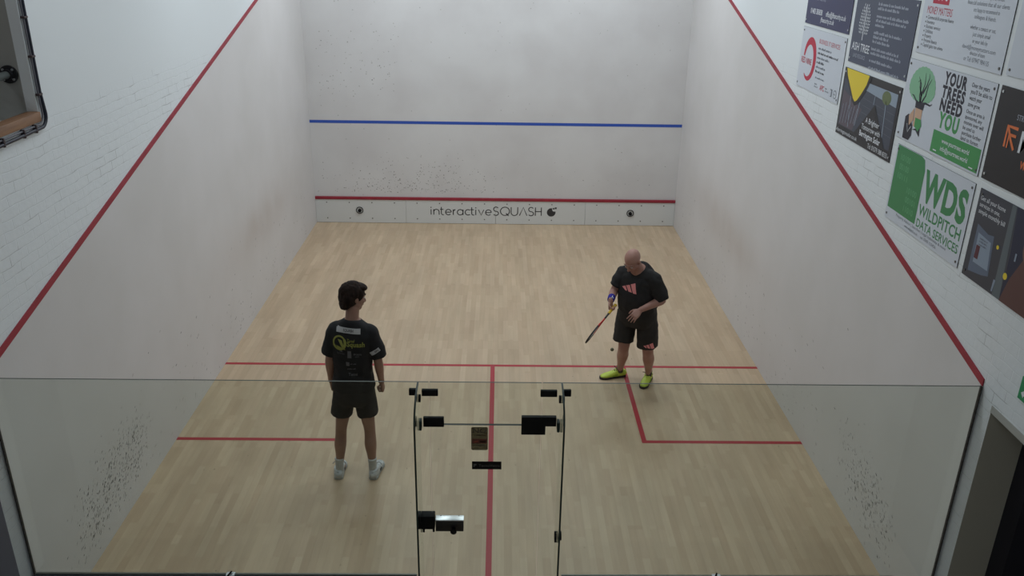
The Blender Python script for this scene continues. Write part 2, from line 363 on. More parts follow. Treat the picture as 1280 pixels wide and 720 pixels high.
# the tin: four white boards with screws under a red timber strip
tin = empty('tin_board', 'low white board strip along the foot of the front wall under a red rail', 'tin', (0, YB, 0))
screwm = mat('screw_grey', srgb(104, 102, 100), .4, .5)
for k in range(4):
    mb = MB(); x0 = -X+k*1.6; mb.bbox((x0+.0015, YB-.022, .004), (x0+1.5985, YB-.002, .43), tin_white, .002, 1)
    pnl = fix(mb.build('panel'), tin)
    for j in range(4):
        for z in (.085, .375):
            mb = MB(); mb.disc((x0+.2+.4*j, YB-.022, z), (0, -1, 0), .011, .003, screwm, 10)
            sc = mb.build('screw'); fix(sc, tin); sc.parent = pnl
mb = MB(); mb.bbox((-X+.002, YB-.034, .43), (X-.002, YB-.002, .482), out_red, .006); fix(mb.build('rail'), tin)
# lettering on the tin, thin single-weight strokes
ink = mat('sign_ink', srgb(52, 50, 52), .5)
mb = MB(); sh = Sheet(mb, (-1.153, YB-.0222, .166), (1, 0, 0), (0, 0, 1), .0008)
def arc(cx, cy, rx, ry, a0, a1, n=18): return [(cx+rx*math.cos(R(a0+(a1-a0)*k/n)), cy+ry*math.sin(R(a0+(a1-a0)*k/n))) for k in range(n+1)]
H = .155; h = .10; wl = .016
def st(p): sh.stroke([(cur+a, b) for a, b in p], wl, ink)
cur = 0
def L_i():
    st([(.0, 0), (0, h)]); sh.circle(cur, h+.035, .011, ink, 1, seg=10); return .045
def L_n(): st([(0, 0), (0, h)]); st([(0, .052)]+arc(.045, .052, .045, .048, 180, 0)+[(.09, 0)]); return .128
def L_t(): st([(.0, .145), (0, .03)]+arc(.03, .03, .03, .03, 180, 270, 8)+[(.04, 0)]); st([(-.022, h), (.035, h)]); return .068
def L_e(): st([(.004, .05), (.096, .05)]); st(arc(.05, .05, .048, .05, 0, 315, 24)); return .132
def L_r(): st([(0, 0), (0, h)]); st([(0, .05)]+arc(.045, .05, .045, .05, 180, 100, 8)); return .066
def L_a(): st(arc(.05, .05, .048, .05, 0, 360, 24)); st([(.098, 0), (.098, h)]); return .132
def L_c(): st(arc(.05, .05, .048, .05, 48, 312, 22)); return .112
def L_v(): st([(0, h), (.045, 0), (.09, h)]); return .118
def L_S(): st(arc(.045, .115, .04, .04, 30, 270, 16)+arc(.045, .037, .042, .038, 90, -150, 16)); return .118
def L_Q(): st(arc(.078, .077, .076, .077, 0, 360, 30)); st([(.095, .04), (.14, -.008)]); return .182
def L_U(): st([(0, H), (0, .055)]+arc(.055, .055, .055, .055, 180, 360, 16)+[(.11, H)]); return .142
def L_A(): st([(0, 0), (.062, H), (.124, 0)]); return .148
def L_H(): st([(0, 0), (0, H)]); st([(.1, 0), (.1, H)]); st([(0, .078), (.1, .078)]); return .14
for g in (L_i, L_n, L_t, L_e, L_r, L_a, L_c, L_t, L_i, L_v, L_e, L_S, L_Q, L_U, L_A, L_S, L_H): cur += g()
LETTER_W = cur
kx = 2.01/LETTER_W
mb.v = [(-1.153+(v[0]+1.153)*kx, v[1], v[2]) for v in mb.v]
cx_, cz_ = 2.145, .066
sh.circle(cx_, cz_, .078, ink, 1)
sh.circle(cx_+.055, cz_+.055, .040, tin_white, 2, seg=16); sh.rect(cx_+.028, cz_+.055, cx_+.056, cz_+.083, ink, 3); sh.rect(cx_+.062, cz_+.062, cx_+.095, cz_+.095, ink, 3)
let = fix(mb.build('lettering'), tin); let['label'] = 'thin dark letters reading interactiveSQUASH with a ball emblem'
for x, z, lb in ((-2.422, .235, 'round camera target near the left end of the white tin board'), (2.408, .232, 'round camera target near the right end of the white tin board')):
    e = empty('court_sensor', lb, 'sensor', (x, YB-.022, z), 'round targets on the tin board')
    mb = MB(); sh = Sheet(mb, (x, YB-.0222, z), (1, 0, 0), (0, 0, 1), .0006)
    mb.tube([(x+.058*math.cos(k*math.pi/16), YB-.0302, z+.058*math.sin(k*math.pi/16)) for k in range(33)], .0075, ink, 8, False); fix(mb.build('ring'), e)
    mb = MB(); mb.tube([(x, YB-.0225, z-.005), (x, YB-.045, z-.005), (x, YB-.052, z-.005)], [.031, .031, .020], black, 20); fix(mb.build('lens'), e)

# ------------------------------------------------------------------ glass back wall
gw = empty('glass_back_wall', 'clear glass back wall panels across the near end of the court with two fins', 'glass wall')
def pane(x0, x1, z0, z1, name, par, y0=-.006, y1=.006):
    mb = MB(); mb.box((x0, y0, z0), (x1, y1, z1), glass_edge)
    m = MB(); m.mats = [glass_edge, glass, glass_edge_top]; m.v = mb.v; m.f = mb.f; m.sm = mb.sm
    m.m = [0, 2, 1, 0, 1, 0]
    return m.build(name, par)
pane(-X+.004, -.385, .03, 2.13, 'pane', gw); pane(.350, X-.004, .03, 2.13, 'pane', gw); pane(-.379, .344, 1.818, 2.13, 'transom_pane', gw)
for s_ in (-1, 1):
    x = s_*X; mb = MB(); mb.box((x, -.0115, .02), (x-s_*.007, .010, 2.13), satin_black); mb.build('edge_channel', gw)
for xf, nm in ((-.452, 'fin'), (.473, 'fin')):
    prof = [(-.0065, .03), (-.0065, 2.13), (-.05, 2.13)]
    for k in range(8):
        a = k/7; prof.append((-.05-.25*math.sin(a*math.pi/2)**1.0, 2.13-.17*(1-math.cos(a*math.pi/2))))
    prof += [(-.30, 1.8), (-.30, .03)]
    mb = MB(); pts = [(xf-.006, y, z) for y, z in prof]
    mb.prism(pts, (.012, 0, 0), glass, glass_edge); mb.m[2] = mb.mi(glass); mb.build(nm, gw)
def fit(name, a, b, m, par, lab=None, r=.004):
    mb = MB(); mb.bbox(a, b, m, r); o = mb.build(name, par)
    if lab: o['label'] = lab
    return o
for s_, (xa, xb_, xc, xd) in ((-1, (-.512, -.458, -.43, -.325)), (1, (.48, .535, .337, .445))):
    fit('patch_fitting', (xa, -.012, 2.034), (xb_, .012, 2.080), black, gw); fit('patch_fitting', (xc, -.012, 2.030), (xd, .012, 2.076), black, gw)
for xf in (-.452, .473):
    for dx in (-1, 1):
        mb = MB(); mb.disc((xf+dx*.006, -.045, 2.035), (dx, 0, 0), .026, .012, black, 20); mb.build('fin_bolt', gw)
fit('patch_fitting', (-.425, -.013, 1.800), (-.290, .013, 1.870), black, gw)
fit('clamp_plate', (-.448, -.06, 1.80), (-.432, -.01, 1.87), glass_edge, gw); fit('clamp_plate', (.448, -.07, 1.80), (.466, -.01, 1.87), glass_edge, gw)
# lock housing, top right: L-shaped
mb = MB(); pts = [(.218, -.014, 1.748), (.376, -.014, 1.748), (.376, -.014, 1.812), (.446, -.014, 1.812), (.446, -.014, 1.880), (.218, -.014, 1.880)]
mb.prism(pts, (0, .028, 0), black); mb.build('pivot_housing', gw)
for xf, z in ((.473, 1.025),):
    mb = MB(); mb.disc((xf+.006, -.13, z), (1, 0, 0), .032, .022, black, 20); mb.disc((xf-.006, -.13, z-.01), (-1, 0, 0), .038, .012, black, 20); mb.build('fin_bolt', gw)

dr = empty('glass_door', 'frameless glass door in the centre of the back glass wall', 'door', (-.38, 0, 0))
d = pane(-.379, .344, .012, 1.812, 'door_pane', None); fix(d, dr)
# latch
lt = MB(); lt.bbox((-.458, -.05, 1.005), (-.362, .02, 1.112), black, .006); lt.box((-.445, -.045, .978), (-.432, -.03, 1.01), black); lt.box((-.378, -.045, .982), (-.364, -.03, 1.01), black)
o = fix(lt.build('strike_box'), dr)
lt = MB(); lt.bbox((-.355, -.062, 1.0), (-.165, -.007, 1.088), satin_black, .004); body = fix(lt.build('lock_case'), dr); body['label'] = 'dark lock case with bright steel top'
lt = MB(); lt.bbox((-.357, -.064, 1.0885), (-.163, -.005, 1.094), chrome, .002)
for x in (-.322, -.198): lt.disc((x, -.012, 1.094), (0, 0, 1), .004, .001, black, 8)
o = lt.build('steel_cover'); fix(o, dr); o.parent = body
lt = MB(); lt.tube([(-.232, -.062, 1.02), (-.232, -.075, 1.02), (-.232, -.092, 1.02), (-.232, -.098, 1.02)], [.014, .014, .022, .016], black, 18); o = lt.build('knob'); fix(o, dr); o.parent = body
lt = MB(); lt.bbox((-.379, -.014, .012), (.344, .014, .075), chrome, .003); fix(lt.build('bottom_rail'), dr)

# stickers on the door glass
def rrect(x0, z0, x1, z1, r, n=5):
    P = []
    for cx, cz, a in ((x1-r, z1-r, 0), (x0+r, z1-r, 90), (x0+r, z0+r, 180), (x1-r, z0+r, 270)):
        P += [(cx+r*math.cos(R(a+90*k/n)), cz+r*math.sin(R(a+90*k/n))) for k in range(n+1)]
    return P
frost = glass_mat('sticker_grey', (.34, .33, .28))
sk = MB(); pts = [(x, -.0066, z) for x, z in rrect(-.112, 1.622, -.002, 1.800, .012)]
sk.prism(pts, (0, -.0006, 0), frost)
st_ = tag(sk.build('no_entry_sticker'), 'grey rounded warning sticker reading NO at the top of the glass door', 'sticker')
mb = MB(); sh = Sheet(mb, (-.112, -.0074, 1.622), (1, 0, 0), (0, 0, 1), .0003)
sh.text('NO', .012, .132, .038, ink, w=.088)
for k in range(2): sh.greek(.012, .112-.0*k, .086, .009, ink, 3+k)
sh.rect(.006, .052, .104, .088, mat('sticker_red', srgb(98, 50, 40), .6)); sh.poly([(.018, .058), (.045, .066), (.048, .074), (.03, .07), (.02, .066)], mat('sticker_orange', srgb(160, 74, 48), .6), 2)
sh.poly([(.056, .06), (.098, .06), (.098, .078), (.074, .074), (.056, .078)], frost, 2); sh.greek(.012, .034, .086, .009, ink, 9)
mb.build('print', st_)
sk = MB(); sk.box((-.107, -.0066, 1.471), (.090, -.0073, 1.533), black)
st_ = tag(sk.build('maker_sticker'), 'black oblong sticker with faint grey lettering in the middle of the glass door', 'sticker')
mb = MB(); sh = Sheet(mb, (-.107, -.0074, 1.471), (1, 0, 0), (0, 0, 1), .0003); gm = mat('sticker_text', srgb(92, 92, 90), .6)
sh.text('TecnoVetro', .045, .020, .020, gm, w=.142); sh.poly([(.010, .018), (.017, .018), (.017, .028), (.028, .030), (.031, .042), (.010, .042)], gm)
mb.build('print', st_)

# dark ledges standing against the outside of the glass
ledge_m = mat('ledge_slate', srgb(52, 54, 66), .5)
for x0, x1, lb in ((-X+.02, -.50, 'dark ledge outside the glass, left of the door'), (.525, X-.3, 'dark ledge outside the glass, right of the door')):
    e = empty('ledge', lb, 'ledge', ((x0+x1)/2, -.2, 0), 'ledges outside the back glass')
    mb = MB(); mb.bbox((x0, -.36, .55), (x1, -.022, .583), ledge_m, .004); fix(mb.build('top'), e)
    mb = MB(); mb.box((x0, -.02, .578), (x1, -.0075, .589), mat('ledge_nosing', srgb(150, 150, 140), .4)); fix(mb.build('nosing'), e)
    for lx in (x0+.1, x1-.1):
        mb = MB(); mb.bbox((lx-.02, -.34, 0), (lx+.02, -.05, .55), ledge_m, .004); fix(mb.build('leg'), e)
    cxp = -1.81 if x0 < 0 else 1.63
    mb = MB(); mb.box((cxp-.03, -.045, .584), (cxp+.03, -.008, .596), chrome); mb.tube([(cxp+.005, -.012, .607), (cxp-.018, -.05, .592)], .006, black, 8); fix(mb.build('clip'), e)

# ------------------------------------------------------------------ sign boards on the right wall
white_b = mat('board_white', srgb(206, 212, 222), .35); slate_b = mat('board_slate', srgb(66, 74, 96), .35); navy_b = mat('board_navy', srgb(38, 42, 86), .35)
blk_b = mat('board_black', srgb(26, 24, 30), .3); green_b = mat('board_green', srgb(66, 150, 84), .4); wds_g = mat('board_wds_green', srgb(62, 136, 84), .4)
txtd = mat('print_dark', srgb(38, 38, 52), .5); txtg = mat('print_grey', srgb(104, 110, 122), .5); txtw = mat('print_white', srgb(226, 230, 236), .5)
txtl = mat('print_pale', srgb(168, 174, 188), .5); redp = mat('print_red', srgb(186, 36, 64), .5); edge_b = mat('board_edge', srgb(40, 42, 48), .5)
XW = X+.0078
def board(y0, z0, label, base, w=1.19, h=.595, cat='sign'):
    """y0: the edge nearer the front wall (left as seen), z0: bottom"""
    mb = MB(); mb.box((XW, y0, z0), (XW-.006, y0-w, z0+h), base)
    b = MB(); b.mats = [base, edge_b]; b.v = mb.v; b.f = mb.f; b.sm = mb.sm; b.m = [1, 1, 1, 1, 1, 0]
    # faces: bottom, top, -y, +x, +y, -x (front)
    b.m = [1, 1, 1, 1, 1, 0]
    o = b.build('sign_board'); tag(o, label, cat, 'sponsor boards on the right wall')
    for a, c in ((.03, .035), (w-.03, .035), (.03, h-.035), (w-.03, h-.035)):
        s = MB(); s.disc((XW-.006, y0-a, z0+c), (-1, 0, 0), .009, .004, chrome if base in (slate_b, navy_b, blk_b) else screwm, 10); s.build('screw', o)
    p = MB(); return o, p, Sheet(p, (XW-.006, y0, z0), (0, -1, 0), (0, 0, 1), .0006)
# A: navy board at the top edge
o, p, sh = board(4.315, 4.005, 'navy board with white contact details, nearest the front wall in the upper row', navy_b)
sh.text('jfhsecurity.co.uk', .615, .045, .045, txtw, w=.36, align='C', bold=.008); sh.text('01483 383838', .125, .105, .05, txtw, w=.33, bold=.012); sh.text('office@jfhsecurity.co.uk', .557, .105, .048, txtw, w=.515, bold=.01)
sh.text('Access Control', .20, .31, .04, txtw, w=.28); sh.text('Door Entry', .20, .385, .04, txtw, w=.22); sh.text('Fire Alarms', .20, .235, .036, txtl, w=.3); sh.text('Domestic Gating', .62, .31, .042, txtw, w=.36); sh.text('CCTV Systems', .62, .39, .042, txtw, w=.3)
p.build('lettering', o)
# B: slate board with a white tree
o, p, sh = board(3.045, 3.785, 'slate grey board with a white leafy tree emblem reading ASH TREE', slate_b)
rn = random.Random(2); sh.stroke([(.232, .205), (.230, .50)], .012, txtw, 1)
for row in range(10):
    hh = .268+row*.0255; wd = .102*math.sin(math.pi*(.30+.66*row/10))**.9+.004; n_ = max(1, int(wd/.024))
    for k in range(-n_, n_+1):
        a = k*wd/n_*.95+rn.uniform(-.004, .004); ang = R(90-a*420)+rn.uniform(-.3, .3); ca, sa = math.cos(ang), math.sin(ang); L_, w_ = .0140, .0062
        sh.poly([(.231+a+ca*L_, hh+sa*L_), (.231+a-sa*w_, hh+ca*w_), (.231+a-ca*L_, hh-sa*L_), (.231+a+sa*w_, hh-ca*w_)], txtw, 2)
sh.text('ASH TREE', .04, .112, .066, txtw, w=.38, bold=.006); sh.text('LAND RESOURCE', .095, .052, .034, txtl, w=.26)
y = .512
for n_, ws in ((2, (.56, .42)), (3, (.60, .58, .20)), (3, (.54, .30, .34)), (2, (.54, .60)), (1, (.46,)), (1, (.60,))):
    for k in range(n_): sh.greek(.457, y, ws[k], .024, txtl, int(y*999)+k); y -= .036
    y -= .024
p.build('print', o)
# C: white MONEY MATTERS
o, p, sh = board(1.79, 4.02, 'white board with red lettering MONEY MATTERS above a bulleted list', white_b, 1.19, .60)
sh.rect(.128, .358, .367, .56, redp); sh.text('1090', .247, .385, .10, txtw, w=.20, align='C', bold=.02, lv=2)
sh.text('MONEY MATTERS', .068, .285, .052, redp, w=.37)
for k, t in enumerate(('Commercial & corporate finance', 'Insurance', 'Business services', 'Utilities', 'Property', 'Personal finance', 'Capital gains tax advice')):
    sh.circle(.073, .257-.0325*k, .0065, txtd, seg=8); sh.text(t, .096, .247-.0325*k, .025, txtd, w=len(t)*.0128)
for k, t in enumerate(('over 30 years experience', 'as leading business & acquisition', 'or advisors  in either sign we', 'concentrate on plant, honest', 'financial solutions that all our clients', 'are happy to recommend to', 'colleagues & friends.')):
    sh.text(t, .87, .555-.042*k, .027, txtg, w=len(t)*.0128, align='C')
for k, t in enumerate(('whether a contact or not,', 'just simple email', 'or your info by')): sh.text(t, .87, .235-.042*k, .027, txtg, w=len(t)*.0128, align='C')
sh.text('david@moneymatters.com', .87, .108, .027, txtg, w=.42, align='C'); sh.text('director of team', .87, .074, .026, txtg, w=.19, align='C'); sh.text('or Tel: 07947 984135', .87, .030, .030, txtg, w=.32, align='C')
p.build('print', o)
# D: white board at the right edge of the frame
o, p, sh = board(.545, 4.03, 'plain white board at the right end of the upper row of boards', white_b, 1.19, .60)
sh.text('W', .10, .19, .09, mat('print_blue', srgb(60, 84, 150), .5), w=.11, bold=.01); sh.text('A', .11, .33, .05, txtd, w=.06, bold=.02); p.build('lettering', o)
# E: white RED NINE board
o, p, sh = board(4.325, 3.375, 'white board with a red crescent ring reading RED NINE, under the navy board', white_b)
n = 48; pts = []; ws = []
for k in range(n+1):
    a = 172-(k/n)*300; q = k/n; pts.append((.285+.155*math.cos(R(a)), .29+.185*math.sin(R(a)))); ws.append(.012+.070*math.sin(math.pi*min(1, q*.90+.10))**.9)
sh.stroke(pts, ws, redp); sh.text('RED NINE', .062, .245, .058, redp, w=.30, bold=.01, lv=2)
sh.text('BUSINESS IT SERVICES', .506, .478, .042, redp, w=.55)
for k, wd in enumerate((.36, .55, .34, .22, .26, .25)): sh.greek(.506, .42-.044*k, wd, .024, txtd if k % 2 else txtg, 40+k)
sh.greek(.53, .145, .26, .018, txtg, 7); sh.text('APC', .69, .055, .05, redp, w=.12, bold=.02)
for x_, w_ in ((.535, .12), (.84, .10)): sh.greek(x_, .06, w_, .016, txtg, 8); sh.greek(x_, .085, w_*.6, .016, txtg, 9)
sh.rect(.98, .04, 1.03, .11, txtg); sh.rect(.985, .045, 1.005, .10, white_b, 2); sh.circle(1.10, .075, .04, txtg); sh.circle(1.10, .075, .032, white_b, 2); sh.greek(1.075, .07, .05, .014, txtg, 4, 3)
p.build('print', o)
# F: solar board
solar = mat('print_slate_dark', srgb(66, 72, 86), .4); yel = mat('print_yellow', srgb(232, 206, 56), .5); skyp = mat('print_sky', srgb(146, 160, 176), .5)
o, p, sh = board(3.07, 3.135, 'dark board with a yellow shield shape over a field of panels reading A Brighter Tomorrow', blk_b)
sh.rect(.035, .085, 1.145, .50, solar); sh.poly([(.50, .535), (1.14, .535), (1.14, .43), (.50, .47)], skyp, 2)
sh.circle(.947, .475, .085, mat('print_olive', srgb(104, 116, 78), .5), 3, ry=.055); sh.stroke([(.947, .45), (.985, .12)], .012, skyp, 3)
wood_p = mat('print_mauve', srgb(96, 86, 96), .5)
sh.poly([(.05, .09), (.36, .09), (.50, .30), (.05, .40)], wood_p, 2)
for k in range(11): sh.stroke([(.07+k*.03, .10+.005*k), (.09+k*.032, .28+.01*(k % 3))], .006, solar if k % 2 else skyp, 3)
for a, b_ in (((.22, .40), (.26, .1)), ((.44, .35), (.40, .14)), ((.73, .47), (.72, .38))): sh.stroke([a, b_], .010, skyp, 3)
for k in range(4): sh.stroke([(.5, .40-.06*k), (1.14, .37-.06*k)], .003, txtg, 3)
sh.poly([(.42, .085), (1.06, .085), (.755, .385)], blk_b, 4)
sh.poly([(.02, .594), (.60, .594), (.56, .50), (.47, .40), (.38, .325), (.328, .305), (.27, .33), (.16, .43), (.06, .52)], blk_b, 5)
sh.poly([(.05, .594), (.555, .594), (.52, .51), (.44, .42), (.37, .355), (.328, .338), (.28, .36), (.18, .45), (.09, .53)], yel, 6)
sh.text('A Brighter', .765, .215, .045, txtw, w=.28, align='C', lv=7, bold=.006); sh.text('Tomorrow with', .755, .152, .045, txtw, w=.38, align='C', lv=7, bold=.006); sh.text('Berrington Solar', .757, .088, .048, txtw, w=.43, align='C', bold=.022, lv=7)
sh.text('berringtonsolar.co.uk', .05, .025, .034, txtw, w=.46, lv=7); sh.text('Tel: 01579 388 8333', .749, .022, .040, txtw, w=.39, lv=7)
p.build('print', o)
# G: trees board
o, p, sh = board(1.845, 3.365, 'white board with a tree-headed man and bold lettering YOUR TREES NEED YOU', white_b, 1.245, .60)
cro = mat('print_leaf', srgb(134, 186, 150), .5)
sh.poly([(.275+(.205+.0025*math.cos(24*t))*math.cos(t), .405+((.165 if math.sin(t) > 0 else .10)+.0025*math.cos(24*t))*math.sin(t)) for t in [2*math.pi*k/192 for k in range(192)]], cro, 2)
for b_ in (((.29, .30), (.26, .36), (.255, .44), (.20, .49)), ((.29, .30), (.285, .38), (.31, .45), (.295, .53)), ((.30, .30), (.35, .37), (.365, .45), (.40, .50)), ((.28, .30), (.22, .315), (.17, .345), (.14, .35)), ((.30, .30), (.37, .32), (.44, .315), (.47, .33)), ((.29, .36), (.24, .42), (.23, .47), (.20, .45)), ((.30, .38), (.34, .44), (.36, .50), (.35, .53))):
    sh.stroke(list(b_), [.024, .015, .011, .004], txtd, 3)
skn = mat('print_skin', srgb(205, 168, 142), .5)
sh.poly([(.22, .315), (.36, .315), (.352, .265), (.225, .265)], txtd, 4); sh.poly([(.235, .27), (.345, .27), (.35, .18), (.31, .12), (.24, .13)], skn, 3)
sh.poly([(.262, .195), (.352, .195), (.375, .15), (.335, .105), (.27, .13)], green_b, 5); sh.poly([(.10, .175), (.15, .205), (.235, .13), (.245, .055), (.21, .012), (.11, .012)], txtd, 4); sh.poly([(.24, .10), (.30, .105), (.365, .07), (.36, .15), (.30, .12)], txtd, 4)
sh.poly([(.155, .19), (.22, .26), (.235, .17), (.18, .12)], skn, 5); sh.stroke([(.15, .13), (.18, .07), (.22, .12)], .006, txtw, 6)
for k, (t, c, w_) in enumerate((('YOUR', txtd, .315), ('TREES', txtd, .32), ('NEED', txtd, .31), ('YOU', green_b, .285))):
    sh.text(t, (.572, .572, .582, .603)[k], (.500, .408, .318, .204)[k], (.080, .078, .078, .100)[k], c, w=w_, bold=.05, space=1.12)
for k, t in enumerate(('Over the years', "you'll be able to", 'watch your', 'zone grow.')): sh.text(t, .945, .535-.042*k, .029, txtd, w=len(t)*.0158, bold=.008)
for k, t in enumerate(('Once an area is', 'sponsored, any', 'monies over will', 'be used to', 'purchase further', 'land to forest.')): sh.text(t, .944, .362-.036*k, .026, txtd, w=len(t)*.0155, bold=.008)
sh.rect(.568, .014, 1.226, .173, green_b, 2)
sh.text('www.yourtrees.world', .90, .105, .032, txtw, w=.38, align='C', lv=3, bold=.01); sh.text('info@yourtrees.world', .90, .050, .032, txtw, w=.38, align='C', lv=3, bold=.01)
sh.rect(.61, .030, .66, .038, txtw, 3); sh.rect(1.12, .028, 1.17, .036, txtw, 3)
p.build('print', o)
# H: WDS board
o, p, sh = board(1.785, 2.722, 'white board with a green panel and big green letters WDS', white_b)
sh.poly([(.022, .090), (.505, .090), (.505, .50), (.475, .575), (.42, .592), (.022, .592)], wds_g)
gl_ = mat('print_green_pale', srgb(108, 172, 126), .5)
for k, (t, a) in enumerate((('10100', .10), ('00100', .10), ('10111', .10), ('10100', .29), ('00101', .29), ('11010', .29))): sh.text(t, a, .49-.072*k, .046, gl_, w=.16, lv=2)
sh.text('WDS', .525, .300, .215, wds_g, w=.625, bold=.045); sh.text('WILDPITCH', .527, .178, .082, wds_g, w=.62, bold=.018); sh.text('DATA SERVICES', .530, .087, .062, wds_g, w=.625, bold=.014)
sh.text('Property Advice | Searches | Legal Indemnity & more', .195, .058, .022, txtg, w=.81); sh.text('www.wildpitch.co.uk', .36, .022, .022, txtg, w=.22); sh.text('tel: 0345 123456', .63, .022, .022, txtg, w=.24)
p.build('print', o)
# I: black board with orange mark
org = mat('print_orange', srgb(228, 120, 66), .5)
o, p, sh = board(.555, 3.372, 'black board with an orange angular letter mark, right of the tree board', blk_b)
sh.stroke([(.164, .242), (.164, .372), (.276, .372)], .020, org); sh.stroke([(.168, .372), (.218, .30), (.272, .243)], .020, org, 2); sh.stroke([(.205, .325), (.272, .325)], .018, org, 3); sh.stroke([(.198, .242), (.198, .34)], .014, org, 4)
sh.text('M', .318, .243, .13, txtw, w=.13, bold=.012); sh.text('STRUCTURAL', .236, .422, .034, txtl, w=.26); sh.text('WORKS', .375, .156, .045, org, w=.2, bold=.03); p.build('lettering', o)
# J: photo board
o, p, sh = board(.525, 2.715, 'dark photographic board with the words Get all your home services in one bill', mat('board_photo', srgb(58, 62, 74), .35))
sh.text('Get all your home', .026, .525, .030, txtw, w=.29); sh.text('services in one,', .030, .483, .030, txtw, w=.24); sh.text('simple monthly bill', .034, .440, .030, txtw, w=.31)
pap = mat('print_paper', srgb(140, 154, 172), .5); pap2 = mat('print_paper_dim', srgb(98, 110, 130), .5)
sh.poly([(.062, .046), (.225, .07), (.30, .09), (.265, .35), (.20, .34), (.06, .37)], pap2); sh.poly([(.10, .12), (.28, .12), (.25, .30), (.09, .32)], pap, 2); sh.rect(.10, .15, .145, .24, mat('print_maroon', srgb(92, 44, 56), .5), 3)
for k in range(3): sh.greek(.12, .285-.02*k, .10, .01, txtg, k, 3)
sh.poly([(.385, .0), (.47, .0), (.42, .594), (.375, .594)], mat('print_steel', srgb(96, 106, 112), .5), 1)
sh.circle(.33, .30, .014, yel, 3); sh.poly([(.365, .02), (.38, .02), (.39, .10), (.368, .10)], pap, 3); sh.circle(.473, .161, .022, yel, 3)
sh.poly([(.47, .0), (.62, .0), (.62, .594), (.43, .594), (.47, .3)], mat('print_blueblack', srgb(34, 40, 66), .5), 2)
sh.poly([(.47, .0), (1.15, .0), (1.15, .30), (.8, .34), (.62, .34), (.52, .16)], mat('print_brown', srgb(94, 62, 60), .5), 4)
sh.circle(.66, .40, .08, mat('print_skin_dim', srgb(120, 88, 78), .5), 5, ry=.11); sh.stroke([(.53, .28), (.53, .33)], .016, pap, 5)
p.build('print', o)

# exit sign over the right doorway
gx = mat('exit_green', srgb(22, 146, 92), .4)
mb = MB(); mb.box((XW, -.36, 2.255), (XW-.012, -.66, 2.40), gx); o = tag(mb.build('exit_sign'), 'green exit sign over the right doorway', 'sign')
p = MB(); sh = Sheet(p, (XW-.012, -.36, 2.255), (0, -1, 0), (0, 0, 1), .0006)
sh.poly([(.022, .045), (.05, .07), (.05, .055), (.085, .055), (.085, .035), (.05, .035), (.05, .02)], txtw); sh.text('EXIT', .12, .03, .07, txtw, w=.16, bold=.02); p.build('lettering', o)
# lintel edge bead over the right doorway
mb = MB(); mb.box((XW, -.14, 2.02), (XW-.004, -1.3, 2.07), mat('lintel_paint', srgb(170, 170, 164), .6)); struct(mb.build('trim_2'), 'painted lintel over the right doorway')

# ------------------------------------------------------------------ opening on the left wall: reveal, timber sill, handrail, cables
pier = mat('pier_grey', srgb(160, 160, 156), .7)
mb = MB(); mb.box((-X-.0855, 1.252, 3.40), (-X-1.2, 1.5, 6.1), pier); mb.box((-X-1.2, -.9, 3.3), (-X-1.3, 1.5, 6.1), pier); mb.box((-X-.321, -.9, 3.38), (-X-1.2, 1.25, 3.50), mat('inner_timber_shaded', srgb(84, 66, 52), .7))  # inner sill: shade on the timber is put into its darker brown
struct(mb.build('wall_opening_left'))
mb = MB(); mb.bbox((-X-.085, -.9, 3.516), (-X+.010, 1.249, 3.585), noisy('sill_timber', srgb(146, 108, 78), srgb(120, 86, 62), 3, .5, stretch=(8, 1, 8)), .006); struct(mb.build('trim_3'), 'varnished timber sill of the opening')
hr = empty('handrail', 'grey pipe handrail fixed by a round black flange inside the opening at upper left', 'handrail', (-3.355, 1.252, 3.84))
mb = MB(); mb.disc((-3.355, 1.2515, 3.84), (0, -1, 0), .062, .014, satin_black, 28); mb.tube([(-3.355, 1.24, 3.84), (-3.355, 1.21, 3.84)], .036, satin_black, 20); fl = fix(mb.build('flange'), hr)
for k in range(4):
    a = R(45+90*k); mb = MB(); mb.disc((-3.355+.046*math.cos(a), 1.238, 3.84+.046*math.sin(a)), (0, -1, 0), .009, .006, chrome, 8); b_ = mb.build('bolt'); fix(b_, hr); b_.parent = fl
mb = MB(); mb.tube([(-3.355, 1.23, 3.84), (-3.355, -.9, 3.84)], .026, mat('pipe_grey', srgb(104, 110, 108), .35, .3), 18); fix(mb.build('pipe'), hr)
cb = mat('cable_navy', srgb(24, 26, 44), .45); cb2 = mat('cable_grey', srgb(96, 96, 104), .45)
def arcp(c, r, a0, a1, x, n=8): return [(x, c[0]+r*math.cos(R(a0+(a1-a0)*k/n)), c[1]+r*math.sin(R(a0+(a1-a0)*k/n))) for k in range(n+1)]
xc = -X+.012
mb = MB(); mb.tube([(xc, 1.290, 6.0), (xc, 1.288, 4.4), (xc, 1.284, 3.72)]+arcp((1.222, 3.56), .085, 10, -80, xc)+[(xc, 1.0, 3.472), (xc, .6, 3.466), (xc, -.9, 3.46)], .0125, cb, 10)
tag(mb.build('cable'), 'thick dark blue cable running down beside the upper left opening and under its sill', 'cable')
mb = MB(); mb.tube([(xc-.003, 1.268, 6.0), (xc-.003, 1.267, 4.4), (xc-.003, 1.266, 3.72)]+arcp((1.198, 3.575), .075, 10, -80, xc-.003)+[(xc-.003, 1.0, 3.500), (xc-.003, .6, 3.496), (xc-.003, -.9, 3.49)], .007, cb2, 10)
tag(mb.build('cable'), 'thin grey cable running inside the dark blue one around the upper left opening', 'cable')
clipm = mat('clip_brown', srgb(70, 56, 58), .5)
